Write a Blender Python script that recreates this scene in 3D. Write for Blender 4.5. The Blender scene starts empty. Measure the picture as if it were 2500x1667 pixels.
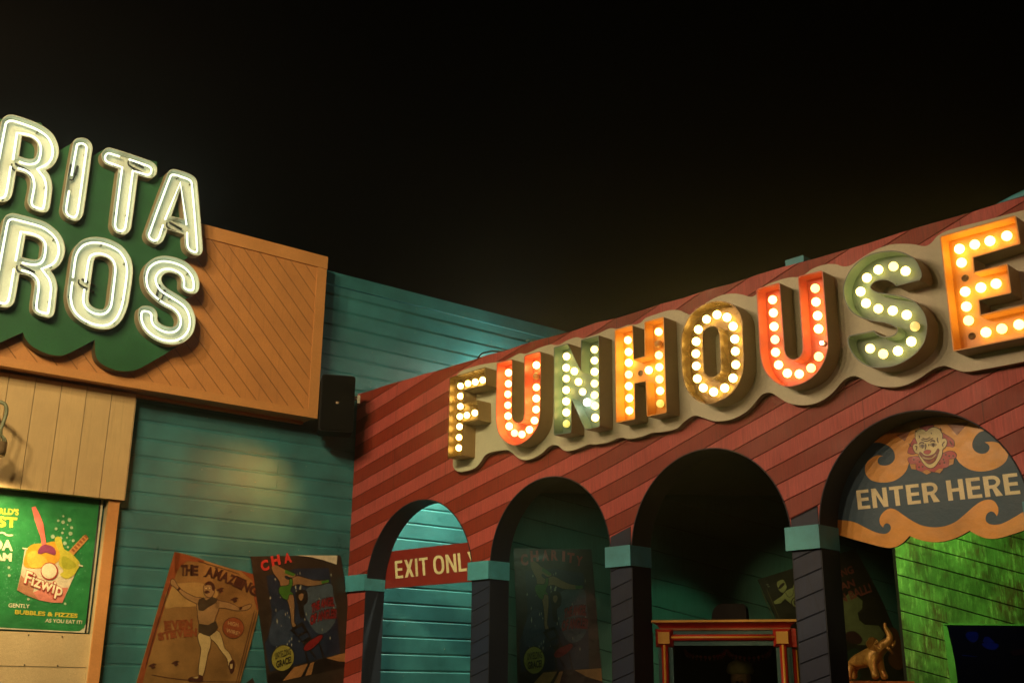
import bpy, bmesh, random
import numpy as np
from math import sin, cos, tan, pi, radians, atan2, sqrt, hypot
from mathutils import Vector, Matrix
from mathutils.geometry import delaunay_2d_cdt

random.seed(7)
S = bpy.context.scene
COL = S.collection
# ------------------------------------------------------------------ camera (solved from the photo's vanishing points)
FPX, PITCH, ROLL = 2702.25, .305397, .0098935
AZA, AZB = .917767, -.762881            # compass direction of the two facades
EYE = Vector((0, 0, 1.6))
FW = Vector((0, cos(PITCH), sin(PITCH)))
UP0 = Vector((0, -sin(PITCH), cos(PITCH)))
RT0 = Vector((1, 0, 0))
RT = RT0 * cos(ROLL) + UP0 * sin(ROLL)
UP = UP0 * cos(ROLL) - RT0 * sin(ROLL)
cam = bpy.data.objects.new('camera', bpy.data.cameras.new('camera'))
COL.objects.link(cam)
cam.data.sensor_width = 36
cam.data.lens = FPX / 2500 * 36
cam.data.clip_end = 500
m = Matrix.Identity(4)
for i, v in enumerate((RT, UP, -FW)):
    for j in range(3):
        m[j][i] = v[j]
m.translation = EYE
cam.matrix_world = m
S.camera = cam

def ray(x, y):
    return FW + RT * ((x - 1250) / FPX) - UP * ((y - 833.5) / FPX)

class Plane:
    """a vertical wall plane: u runs along it (to the right), z is height, n stands off it towards the street"""
    def __init__(s, o, u):
        s.o = Vector(o); s.u = Vector(u).normalized(); s.n = Vector((s.u.y, -s.u.x, 0))
    def px(s, x, y, off=0.0):
        d = ray(x, y)
        t = (s.o + s.n * off - EYE).dot(s.n) / d.dot(s.n)
        P = EYE + d * t
        return ((P - s.o).dot(s.u), P.z)
    def P(s, u, z, off=0.0):
        return s.o + s.u * u + s.n * off + Vector((0, 0, z))

PC = Vector((-1.49543, 10.42987, 0))
A = Plane(PC, (sin(AZA), cos(AZA), 0))          # teal siding wall and food stand
B = Plane(PC, (-sin(AZB), -cos(AZB), 0))        # red funhouse front
D = Plane((0, 11.4, 0), (1, 0, 0))              # back wall of the porch
G = Plane((0, 8.0, 0), (1, 0, 0))               # green partition on the right

def Z(ox, oy, s):
    """points read in a magnified view -> photo pixels"""
    return lambda L: [(ox + p[0] * s, oy + p[1] * s) + tuple(p[2:]) for p in L]
def onto(pl, pts, off=0.0):
    return [pl.px(p[0], p[1], off) for p in pts]

# ------------------------------------------------------------------ outlines
def smooth(pts, n=6, closed=True):
    """Catmull-Rom through the points; a third value of 1 keeps that point a corner"""
    N = len(pts); out = []
    sharp = [len(p) > 2 and p[2] for p in pts]
    V = [Vector((p[0], p[1])) for p in pts]
    for i in range(N if closed else N - 1):
        p0, p1, p2, p3 = V[(i - 1) % N], V[i], V[(i + 1) % N], V[(i + 2) % N]
        if not closed:
            if i == 0: p0 = p1
            if i == N - 2: p3 = p2
        s1, s2 = sharp[i], sharp[(i + 1) % N]
        L = (p2 - p1).length
        def tang(a, b, c):
            t = (c - a)
            return t.normalized() * L if t.length else t
        t1 = (p2 - p1) if s1 else tang(p0, p1, p2)
        t2 = (p2 - p1) if s2 else tang(p1, p2, p3)
        k = 1 if (s1 and s2) else n
        for j in range(k):
            t = j / k
            h1 = 2*t**3 - 3*t**2 + 1; h2 = t**3 - 2*t**2 + t; h3 = -2*t**3 + 3*t**2; h4 = t**3 - t**2
            q = p1 * h1 + t1 * h2 + p2 * h3 + t2 * h4
            out.append((q.x, q.y))
    if not closed: out.append((V[-1].x, V[-1].y))
    return out
def fillet(pts, n=5):
    """straight outline whose corners are rounded by the third value"""
    out = []; N = len(pts)
    for i in range(N):
        p = Vector(pts[i][:2]); r = pts[i][2] if len(pts[i]) > 2 else 0
        a = Vector(pts[i - 1][:2]) - p; b = Vector(pts[(i + 1) % N][:2]) - p
        r = min(r, a.length * .45, b.length * .45)
        if r <= 0: out.append((p.x, p.y)); continue
        A0 = p + a.normalized() * r; B0 = p + b.normalized() * r
        for j in range(n + 1):
            t = j / n; q = A0 * (1-t)**2 + p * 2*t*(1-t) + B0 * t*t
            out.append((q.x, q.y))
    return out
def area(P):
    return .5 * sum(P[i-1][0]*P[i][1] - P[i][0]*P[i-1][1] for i in range(len(P)))
def dedupe(P, e=1e-4):
    o = []
    for p in P:
        if not o or hypot(p[0]-o[-1][0], p[1]-o[-1][1]) > e: o.append((p[0], p[1]))
    if len(o) > 1 and hypot(o[0][0]-o[-1][0], o[0][1]-o[-1][1]) <= e: o.pop()
    return o
def inset(P, d):
    """move a closed outline inwards by d (negative: outwards)"""
    s = 1 if area(P) > 0 else -1
    N = len(P); out = []
    for i in range(N):
        a = Vector(P[i]) - Vector(P[i-1]); b = Vector(P[(i+1) % N]) - Vector(P[i])
        if a.length < 1e-9 or b.length < 1e-9: continue
        a.normalize(); b.normalize()
        na = Vector((-a.y, a.x)) * s; nb = Vector((-b.y, b.x)) * s
        m_ = na + nb
        if m_.length < 1e-6: m_ = na
        m_.normalize(); k = max(.45, m_.dot(na))
        q = Vector(P[i]) + m_ * (d / k)
        out.append((q.x, q.y))
    return out
def arc(cx, cy, r, a0, a1, n):
    return [(cx + r*cos(radians(a0 + (a1-a0)*i/n)), cy + r*sin(radians(a0 + (a1-a0)*i/n))) for i in range(n+1)]
def circ(cx, cy, rx, ry=None, n=24):
    ry = ry or rx
    return [(cx + rx*cos(2*pi*i/n), cy + ry*sin(2*pi*i/n)) for i in range(n)]

# ------------------------------------------------------------------ mesh building
OFF = {}
class MB:
    def __init__(s):
        s.bm = bmesh.new(); s.uv = s.bm.loops.layers.uv.new('UVMap')
    def face(s, P, uv=None, mi=0, sm=False):
        vs = [s.bm.verts.new(p) for p in P]
        try: f = s.bm.faces.new(vs)
        except ValueError: return None
        f.material_index = mi; f.smooth = sm
        if uv:
            for l, q in zip(f.loops, uv): l[s.uv].uv = q
        return f
    def fill(s, pl, outer, holes=(), off=0.0, mi=0, flip=False):
        loops = [dedupe(outer)] + [dedupe(h) for h in holes]
        pts, edges = [], []
        for l in loops:
            k = len(pts); pts += [Vector((p[0], p[1])) for p in l]
            edges += [(k+i, k+(i+1) % len(l)) for i in range(len(l))]
        V, _, F, _, _, _ = delaunay_2d_cdt(pts, edges, [], 0, 1e-6)
        def inside(x, y):
            c = False
            for l in loops:
                for i in range(len(l)):
                    (x0, y0), (x1, y1) = l[i-1], l[i]
                    if (y0 > y) != (y1 > y) and x < (x1-x0)*(y-y0)/(y1-y0)+x0: c = not c
            return c
        vs = {}
        for t in F:
            q = [V[i] for i in t]
            c = sum(q, Vector((0, 0)))/len(q)
            if not inside(c.x, c.y): continue
            t = list(t)
            if (area([(v.x, v.y) for v in q]) < 0) != flip: t.reverse()
            for i in t:
                if i not in vs: vs[i] = s.bm.verts.new(pl.P(V[i].x, V[i].y, off))
            try: f = s.bm.faces.new([vs[i] for i in t])
            except ValueError: continue
            f.material_index = mi
            for l, i in zip(f.loops, t): l[s.uv].uv = V[i]
    def wall(s, pl, loop, n0, n1, mi=0, sm=True, outward=True):
        """side faces of an outline between two stand-offs"""
        P = dedupe(loop)
        if (area(P) > 0) != outward: P = P[::-1]
        N = len(P); d = 0
        a = [s.bm.verts.new(pl.P(p[0], p[1], n0)) for p in P]
        b = [s.bm.verts.new(pl.P(p[0], p[1], n1)) for p in P]
        for i in range(N):
            j = (i+1) % N
            f = s.bm.faces.new((a[i], a[j], b[j], b[i])); f.material_index = mi; f.smooth = sm
            w = hypot(P[j][0]-P[i][0], P[j][1]-P[i][1])
            for l, q in zip(f.loops, ((d, n0), (d+w, n0), (d+w, n1), (d, n1))): l[s.uv].uv = q
            d += w
    def slab(s, pl, outer, holes=(), n0=0, n1=.02, mf=0, ms=0, back=True, sm=False):
        s.fill(pl, outer, holes, n1, mf)
        if back: s.fill(pl, outer, holes, n0, ms, True)
        s.wall(pl, outer, n0, n1, ms, sm)
        for h in holes: s.wall(pl, h, n0, n1, ms, sm, False)
    def box(s, pl, u0, u1, z0, z1, n0, n1, mf=0, ms=None):
        s.slab(pl, [(u0, z0), (u1, z0), (u1, z1), (u0, z1)], (), n0, n1, mf, mf if ms is None else ms)
    def tube(s, pts, r, k=8, closed=False, mi=0, cap=True):
        pts = [Vector(p) for p in pts]; N = len(pts); rings = []
        up = Vector((.31, .22, .93)).normalized()
        rr = r if isinstance(r, (list, tuple)) else [r]*N
        px = None
        for i in range(N):
            a = pts[(i-1) % N] if (closed or i) else pts[i]; b = pts[(i+1) % N] if (closed or i < N-1) else pts[i]
            t = (b - a).normalized()
            x = t.cross(up) if px is None else px - t * px.dot(t)
            if x.length < 1e-6: x = t.cross(Vector((1, 0, 0)))
            x.normalize(); px = x; y = t.cross(x)
            rings.append([s.bm.verts.new(pts[i] + (x*cos(2*pi*j/k) + y*sin(2*pi*j/k)) * rr[i]) for j in range(k)])
        for i in range(N if closed else N-1):
            q, w = rings[i], rings[(i+1) % N]
            for j in range(k):
                f = s.bm.faces.new((q[j], q[(j+1) % k], w[(j+1) % k], w[j])); f.smooth = True; f.material_index = mi
        if cap and not closed:
            f = s.bm.faces.new(rings[0][::-1]); f.material_index = mi
            f = s.bm.faces.new(rings[-1]); f.material_index = mi
    def lathe(s, prof, base, axis=Vector((0, 0, 1)), k=20, mi=0):
        axis = Vector(axis).normalized(); x = axis.orthogonal().normalized(); y = axis.cross(x)
        rings = [[s.bm.verts.new(Vector(base) + axis*h + (x*cos(2*pi*j/k) + y*sin(2*pi*j/k))*max(r, 1e-4)) for j in range(k)] for r, h in prof]
        for a, b in zip(rings, rings[1:]):
            for j in range(k):
                f = s.bm.faces.new((a[j], a[(j+1) % k], b[(j+1) % k], b[j])); f.smooth = True; f.material_index = mi
    def ball(s, c, r, k=16, mi=0, sc=(1, 1, 1)):
        g = bmesh.ops.create_uvsphere(s.bm, u_segments=k, v_segments=max(6, k//2), radius=r,
                                      matrix=Matrix.Translation(Vector(c)) @ Matrix.Diagonal((*sc, 1)))
        for v in g['verts']:
            for f in v.link_faces: f.smooth = True; f.material_index = mi
    def obj(s, name, mats, parent=None, bevel=0, recalc=False):
        if recalc: bmesh.ops.recalc_face_normals(s.bm, faces=s.bm.faces)
        off = OFF[parent.name] if parent else Vector((0, 0, 0))
        if off.length: bmesh.ops.translate(s.bm, verts=s.bm.verts, vec=-off)
        me = bpy.data.meshes.new(name); s.bm.to_mesh(me); s.bm.free()
        for q in (mats if isinstance(mats, (list, tuple)) else [mats]): me.materials.append(q)
        o = bpy.data.objects.new(name, me); COL.objects.link(o)
        if parent: o.parent = parent
        OFF[o.name] = off
        if bevel:
            b = o.modifiers.new('bevel', 'BEVEL'); b.width = bevel; b.segments = 2; b.limit_method = 'ANGLE'; b.harden_normals = False
        return o
def tag(o, label=None, cat=None, group=None, kind=None):
    if label: o['label'] = label
    if cat: o['category'] = cat
    if group: o['group'] = group
    if kind: o['kind'] = kind
    return o
def thing(name, label, cat, loc=(0, 0, 0), group=None):
    o = bpy.data.objects.new(name, None); COL.objects.link(o); o.location = loc; o.empty_display_size = .1
    OFF[o.name] = Vector(loc)
    return tag(o, label, cat, group)

# ------------------------------------------------------------------ materials
class NT:
    def __init__(s, name):
        s.m = bpy.data.materials.new(name); s.m.use_nodes = True
        s.t = s.m.node_tree; s.b = s.t.nodes['Principled BSDF']
    def n(s, t, **k):
        q = s.t.nodes.new(t)
        for a, b in k.items(): setattr(q, a, b)
        return q
    def ln(s, a, b): s.t.links.new(a, b)
    def put(s, sock, v):
        if hasattr(v, 'links'): s.ln(v, sock)
        else: sock.default_value = v
    def M(s, op, a, b=0.0, c=0.0, clamp=False):
        q = s.n('ShaderNodeMath', operation=op, use_clamp=clamp)
        for i, v in enumerate((a, b, c)): s.put(q.inputs[i], v)
        return q.outputs[0]
    def mix(s, f, a, b, bt='MIX'):
        q = s.n('ShaderNodeMix', data_type='RGBA', blend_type=bt)
        s.put(q.inputs['Factor'], f)
        for nm, v in (('A', a), ('B', b)):
            i = [x for x in q.inputs if x.name == nm and x.type == 'RGBA'][0]
            s.put(i, v if hasattr(v, 'links') else (*v, 1))
        return [x for x in q.outputs if x.type == 'RGBA'][0]
    def uv(s, sc=(1, 1, 1), src='UV', rot=0):
        q = s.n('ShaderNodeTexCoord'); w = s.n('ShaderNodeMapping')
        w.inputs['Scale'].default_value = sc; w.inputs['Rotation'].default_value = (0, 0, rot)
        s.ln(q.outputs[src], w.inputs['Vector']); return w.outputs[0]
    def noise(s, vec, scale, det=4, rough=.55):
        q = s.n('ShaderNodeTexNoise'); q.inputs['Scale'].default_value = scale
        q.inputs['Detail'].default_value = det; q.inputs['Roughness'].default_value = rough
        s.ln(vec, q.inputs['Vector']); return q.outputs['Fac']
    def rng(s, v, a, b, c=0.0, d=1.0):
        q = s.n('ShaderNodeMapRange'); s.put(q.inputs[0], v)
        for i, k in enumerate((a, b, c, d)): q.inputs[i+1].default_value = k
        return q.outputs[0]
    def bump(s, h, dist, strength=1.0):
        q = s.n('ShaderNodeBump'); q.inputs['Distance'].default_value = dist; q.inputs['Strength'].default_value = strength
        s.ln(h, q.inputs['Height']); s.ln(q.outputs[0], s.b.inputs['Normal'])
    def base(s, c): s.put(s.b.inputs['Base Color'], c if hasattr(c, 'links') else (*c, 1))
    def rough(s, v): s.put(s.b.inputs['Roughness'], v)
def dk(c, f): return tuple(x*f for x in c)
def paint(name, c, rough=.5, var=.25, scale=5, src='UV', metal=0, bump=.002, grain=None, dirt=0, spec=None):
    k = NT(name); v = k.uv(src=src)
    f = k.noise(v, scale, 5, .6)
    col = k.mix(k.rng(f, .3, .7), dk(c, 1-var), dk(c, 1+var*.6))
    g = k.noise(k.uv(grain, src) if grain else v, 40 if not grain else 9, 4, .65)
    col = k.mix(k.rng(g, .35, .7, 0, .35), col, dk(c, .7))
    if dirt:
        d = k.noise(v, scale*.45, 6, .7)
        col = k.mix(k.rng(d, .52, .72, 0, dirt), col, dk(c, .3))
    k.base(col); k.rough(k.rng(f, .2, .8, rough-.08, rough+.1)); k.b.inputs['Metallic'].default_value = metal
    if spec is not None: k.b.inputs['Specular IOR Level'].default_value = spec
    if bump: k.bump(g, bump)
    return k.m
def glow(name, c, e, body=(.8, .8, .75)):
    k = NT(name); k.base(body); k.rough(.3)
    k.b.inputs['Emission Color'].default_value = (*c, 1); k.b.inputs['Emission Strength'].default_value = e
    return k.m
def plain(name, c, rough=.6, metal=0):
    k = NT(name); k.base(c); k.rough(rough); k.b.inputs['Metallic'].default_value = metal
    f = k.noise(k.uv(src='Object'), 30, 3); k.base(k.mix(k.rng(f, .3, .7), dk(c, .85), dk(c, 1.1)))
    return k.m
def print_ink(name, c, var=.18):
    """poster ink: slightly faded and blotched, on paper that is not quite flat"""
    k = NT(name); v = k.uv(); f = k.noise(v, 14, 6, .65)
    g = k.noise(v, 3.1, 5, .6); h = k.noise(v, 70, 3, .7)
    col = k.mix(k.rng(f, .3, .7), dk(c, 1-var), dk(c, 1+var))
    col = k.mix(k.rng(g, .46, .72, 0, .5), col, tuple(x*.4+.008 for x in c))
    col = k.mix(k.rng(h, .62, .75, 0, .25), col, tuple(min(.8, x*.7+.08) for x in c))
    k.base(col); k.rough(k.rng(f, .3, .7, .3, .5)); k.bump(k.noise(v, 6, 4, .55), .012, .5)
    return k.m

def boards(name, cols, angle, pitch, phase=0.0, rough=.45, gap=.03, gdark=.25, var=.2, grain=.4, bumpd=.004, fan=False, dirt=0, lip=0, split=None, nails=False):
    """painted boards: lines at 'angle' across the wall, one colour per board in turn. fan: the funhouse boards, which steepen to the right"""
    k = NT(name)
    tc = k.n('ShaderNodeTexCoord'); sp = k.n('ShaderNodeSeparateXYZ'); k.ln(tc.outputs['UV'], sp.inputs[0])
    u, z = sp.outputs[0], sp.outputs[1]
    if fan:
        t = k.M('SUBTRACT', u, 2.6, clamp=False); t1 = k.M('MINIMUM', k.M('MAXIMUM', t, 0), 1.0)
        g = k.M('ADD', k.M('MULTIPLY', u, .225), k.M('MULTIPLY', .09, k.M('ADD', k.M('MULTIPLY', k.M('MULTIPLY', t1, t1), .5), k.M('MAXIMUM', k.M('SUBTRACT', u, 3.6), 0))))
        h = k.M('SUBTRACT', z, g)
        along = u
    else:
        h = k.M('SUBTRACT', k.M('MULTIPLY', z, cos(angle)), k.M('MULTIPLY', u, sin(angle)))
        along = k.M('ADD', k.M('MULTIPLY', u, cos(angle)), k.M('MULTIPLY', z, sin(angle)))
    wob = k.noise(tc.outputs['UV'], 1.3, 2)
    h = k.M('ADD', h, k.M('MULTIPLY', k.M('SUBTRACT', wob, .5), .008))
    q = k.M('DIVIDE', k.M('SUBTRACT', h, phase), pitch)
    i = k.M('FLOOR', q); f = k.M('SUBTRACT', q, i)
    wn = k.n('ShaderNodeTexWhiteNoise', noise_dimensions='1D'); k.ln(i, wn.inputs['W'])
    c = cols[0]
    if len(cols) > 1:
        par = k.M('FLOORED_MODULO', i, 2.0); c = k.mix(par, cols[0], cols[1])
    else: c = k.mix(0.0, c, c)
    c = k.mix(k.rng(wn.outputs['Value'], 0, 1, 0, var), c, (.02, .015, .01))
    # grain: vertical saw marks and long streaks, runs of dirt, butt joints and nail heads
    v1 = k.uv((60, 3, 1))
    g1 = k.noise(v1, 1.6, 4, .7); g2 = k.noise(k.uv((1, 1, 1)), 3.2, 6, .65)
    c = k.mix(k.rng(g1, .45, .8, 0, grain), c, k.mix(1.0, c, (.35, .3, .3), 'MULTIPLY'))
    c = k.mix(k.rng(g1, .46, .28, 0, grain*.5), c, k.mix(1.0, c, (1.7, 1.8, 1.9), 'MULTIPLY'))
    c = k.mix(k.rng(g2, .35, .75, 0, .4), c, k.mix(1.0, c, (.55, .5, .5), 'MULTIPLY'))
    run = k.noise(k.uv((16, .8, 1)), 1.5, 5, .6)
    c = k.mix(k.rng(run, .55, .8, 0, .5), c, k.mix(1.0, c, (.45, .4, .38), 'MULTIPLY'))
    if nails:
        wn2 = k.n('ShaderNodeTexWhiteNoise', noise_dimensions='1D'); k.ln(k.M('ADD', i, 31.7), wn2.inputs['W'])
        sa = k.M('MULTIPLY', k.M('SUBTRACT', k.M('FRACT', k.M('ADD', k.M('DIVIDE', along, 2.7), k.M('MULTIPLY', k.M('FLOOR', k.M('MULTIPLY', wn2.outputs['Value'], 3.0)), .27))), .5), 2.7)
        c = k.mix(k.rng(k.M('ABSOLUTE', sa), .002, .0045, .7, 0), c, k.mix(1.0, c, (.2, .18, .16), 'MULTIPLY'))
        na = k.M('MULTIPLY', k.M('SUBTRACT', k.M('FRACT', k.M('ADD', k.M('DIVIDE', along, .45), k.M('MULTIPLY', wn2.outputs['Value'], .12))), .5), .45)
        nb = k.M('MULTIPLY', k.M('SUBTRACT', f, .2), pitch)
        nd = k.M('SQRT', k.M('ADD', k.M('MULTIPLY', na, na), k.M('MULTIPLY', nb, nb)))
        c = k.mix(k.rng(nd, .0035, .0055, .75, 0), c, k.mix(1.0, c, (.3, .25, .22), 'MULTIPLY'))
        chip = k.noise(k.uv((5, 9, 1)), 4.0, 8, .8)
        c = k.mix(k.rng(chip, .70, .73, 0, .55), c, (.20, .13, .09))
    if dirt:
        dn = k.noise(k.uv((1.7, 1, 1)), 1.9, 9, .78); dm = k.rng(dn, .47, .60, 0, dirt)
        c = k.mix(k.M('MULTIPLY', dm, k.rng(g1, .25, .55)), c, (.075, .045, .015))
        ln2 = k.noise(k.uv((20, 4, 1)), 1.7, 7, .75)
        c = k.mix(k.M('MULTIPLY', k.rng(ln2, .52, .66), .8*dirt), c, split or (.3, .5, .12))
        big = k.noise(k.uv((1.3, 1, 1)), 2.3, 5, .62)
        c = k.mix(k.rng(big, .46, .60, 0, .9), c, k.mix(1.0, c, (.35, .4, .3), 'MULTIPLY'))
    gl = k.M('MINIMUM', f, k.M('SUBTRACT', 1.0, f))
    gm = k.rng(gl, 0, gap, 1, 0)
    c = k.mix(gm, c, k.mix(1.0, c, (gdark, gdark, gdark), 'MULTIPLY'))
    k.base(c); k.rough(k.rng(g2, .3, .7, rough-.06, rough+.12))
    hh = k.M('SUBTRACT', k.M('ADD', k.M('MULTIPLY', g1, .12), k.M('MULTIPLY', f, -.25*lip)), gm)
    k.bump(hh, bumpd)
    return k.m

# ------------------------------------------------------------------ palette
M_ = {}
RED1, RED2 = (.27, .028, .012), (.48, .085, .072)
M_['facade'] = boards('red_boards', [RED2, RED1], 0, .1245, phase=3.81 - .1245*40, rough=.55, gap=.035, gdark=.3, var=.12, grain=.65, bumpd=.006, fan=True, lip=1, nails=True)
M_['pillar'] = boards('blue_boards', [(.010, .026, .072)], radians(17.5), .1195, phase=.7431, rough=.6, gap=.05, gdark=.15, var=.2, grain=.5, bumpd=.006, lip=1, nails=True)
M_['navy'] = paint('navy_paint', (.010, .018, .034), .7, .3, 4, grain=(2, 30, 1))
M_['teal'] = paint('teal_paint', (.036, .192, .213), .32, .34, 3, grain=(26, 30, 1), dirt=.5, bump=.004)
M_['tealband'] = paint('teal_trim', (.08, .40, .50), .5, .3, 6, grain=(50, 3, 1))
M_['orange'] = boards('orange_boards', [(.60, .265, .085)], radians(-45), .14, rough=.42, gap=.028, gdark=.35, var=.1, grain=.12, bumpd=.004)
M_['orangetrim'] = paint('orange_trim', (.60, .275, .09), .42, .12, 3)
M_['cream'] = boards('cream_boards', [(.64, .45, .215)], radians(90), .2, rough=.42, gap=.03, gdark=.45, var=.05, grain=.1, bumpd=.004)
M_['creamtrim'] = paint('cream_trim', (.55, .42, .23), .4, .12, 3)
M_['woodback'] = paint('raw_wood', (.05, .035, .02), .8, .4, 5)
M_['green'] = boards('weathered_green_boards', [(.13, .31, .075)], radians(-14.8), .1215, rough=.6, gap=.05, gdark=.08, var=.15, grain=.5, bumpd=.008, dirt=1.0, lip=1, split=(.34, .62, .20))
M_['porch'] = boards('dark_teal_boards', [(.06, .19, .15)], radians(-13.8), .27, rough=.6, gap=.025, gdark=.25, var=.2, grain=.4, bumpd=.005)
M_['black'] = paint('black_plastic', (.006, .006, .006), .6, .2, 30, src='Object', bump=.0005, spec=.15)
M_['blackwood'] = paint('black_wood', (.012, .011, .010), .8, .3, 6)
M_['ground'] = paint('asphalt', (.05, .048, .045), .8, .3, 2, src='Object')
M_['panelgrey'] = paint('beige_board', (.54, .55, .39), .5, .1, 4)
M_['rim'] = paint('brown_metal', (.30, .185, .06), .45, .15, 8, src='Object')
M_['signgreen'] = paint('sign_green', (.016, .11, .040), .6, .25, 4)
M_['neonface'] = paint('white_enamel', (.62, .67, .56), .4, .06, 5, src='Object', bump=.0003)
M_['neonrim'] = paint('tan_enamel', (.42, .33, .20), .45, .12, 8, src='Object')
M_['tube'] = glow('neon_glass', (.88, 1.0, .76), 1.75)
M_['wire'] = plain('black_cable', (.012, .014, .012), .5)
M_['gold'] = paint('gold_leaf', (.58, .35, .085), .3, .3, 9, src='Object', metal=.35, bump=.003)
M_['steel'] = plain('dull_steel', (.35, .34, .28), .4, .8)
M_['creamink'] = print_ink('cream_lettering', (.88, .84, .48), .08)
M_['signred'] = paint('sign_red', (.28, .028, .02), .5, .12, 5)
def ink(n, c):
    if 'ink_' + n not in M_: M_['ink_' + n] = print_ink('ink_' + n, c)
    return M_['ink_' + n]

# ------------------------------------------------------------------ lettering and flat print
_txt = {}
def text_tris(s, bold=.02):
    """lettering in Blender's own font, as triangles in a unit box"""
    key = (s, bold)
    if key in _txt: return _txt[key]
    cu = bpy.data.curves.new('t', 'FONT'); cu.body = s; cu.size = 1; cu.offset = bold; cu.resolution_u = 4
    ob = bpy.data.objects.new('t', cu); COL.objects.link(ob)
    dg = bpy.context.evaluated_depsgraph_get(); dg.update()
    me = bpy.data.meshes.new_from_object(ob.evaluated_get(dg)); me.calc_loop_triangles()
    V = [(v.co.x, v.co.y) for v in me.vertices]; T = [tuple(t.vertices) for t in me.loop_triangles]
    x0, x1 = min(v[0] for v in V), max(v[0] for v in V); y0 = 0 if s.isalnum() or True else 0
    cap = .73 + bold; y0 = -bold
    V = [((x-x0)/(x1-x0), (y-y0)/(cap)) for x, y in V]
    bpy.data.objects.remove(ob); bpy.data.meshes.remove(me); bpy.data.curves.remove(cu)
    _txt[key] = (V, T); return V, T
def block(s, t=.19):
    """plain grotesque capitals for the two big signs: outlines in a unit-high line"""
    out, x = [], 0
    def add(P, w, holes=()):
        out.append(([(x + a, b) for a, b in P], [[(x + a, b) for a, b in h] for h in holes]))
    def sup(cx, cy, rx, ry, n=28, e=.78):
        f = lambda v: (abs(v)**e) * (1 if v >= 0 else -1)
        return [(cx + rx*f(cos(2*pi*i/n)), cy + ry*f(sin(2*pi*i/n))) for i in range(n)]
    for ch in s:
        w = {'I': t, 'X': .66, 'E': .56, 'T': .60, 'L': .52, 'O': .74, 'N': .68, 'Y': .64, 'R': .64, 'H': .67, ' ': .20}[ch]
        h = t*.86
        if ch == 'E': add([(0,0),(w,0),(w,h),(t,h),(t,.5-h/2),(w*.93,.5-h/2),(w*.93,.5+h/2),(t,.5+h/2),(t,1-h),(w*.98,1-h),(w*.98,1),(0,1)], w)
        if ch == 'X': d = t*1.22; add([(0,0),(d,0),(w/2,.5-.21),(w-d,0),(w,0),(w/2+d*.56,.5),(w-.02,1),(w-d,1),(w/2,.5+.21),(d,1),(.02,1),(w/2-d*.56,.5)], w)
        if ch == 'I': add([(0,0),(t,0),(t,1),(0,1)], w)
        if ch == 'T': add([(w/2-t/2,0),(w/2+t/2,0),(w/2+t/2,1-h),(w,1-h),(w,1),(0,1),(0,1-h),(w/2-t/2,1-h)], w)
        if ch == 'L': add([(0,0),(w,0),(w,h),(t,h),(t,1),(0,1)], w)
        if ch == 'O': add(sup(w/2,.5,w/2,.515), w, [sup(w/2,.5,w/2-t,.515-h)])
        if ch == 'N': add([(0,0),(t,0),(t,.66),(w-t*1.05,0),(w,0),(w,1),(w-t,1),(w-t,.34),(t*1.05,1),(0,1)], w)
        if ch == 'Y': add([(w/2-t/2,0),(w/2+t/2,0),(w/2+t/2,.40),(w,1),(w-t*1.15,1),(w/2,.58),(t*1.15,1),(0,1),(w/2-t/2,.40)], w)
        if ch == 'H': add([(0,0),(t,0),(t,.5-h/2),(w-t,.5-h/2),(w-t,0),(w,0),(w,1),(w-t,1),(w-t,.5+h/2),(t,.5+h/2),(t,1),(0,1)], w)
        if ch == 'R':
            b = arc(w-.30,.70,.30,-68,90,10)
            add([(0,0),(t,0),(t,.38),(.30,.38),(w-t*1.2,0),(w+.03,0)] + [(w-.17,.42)] + b[1:] + [(0,1)], w, [[(t,.38+h),(w-.30,.38+h)] + arc(w-.30,.69,.145,-90,90,8)[1:-1] + [(w-.30,1-h),(t,1-h)]])
        x += w + (.115 if ch != ' ' else .05)
    W = x - .115
    return [([(a/W, b) for a, b in P], [[(a/W, b) for a, b in h] for h in H]) for P, H in out]
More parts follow.
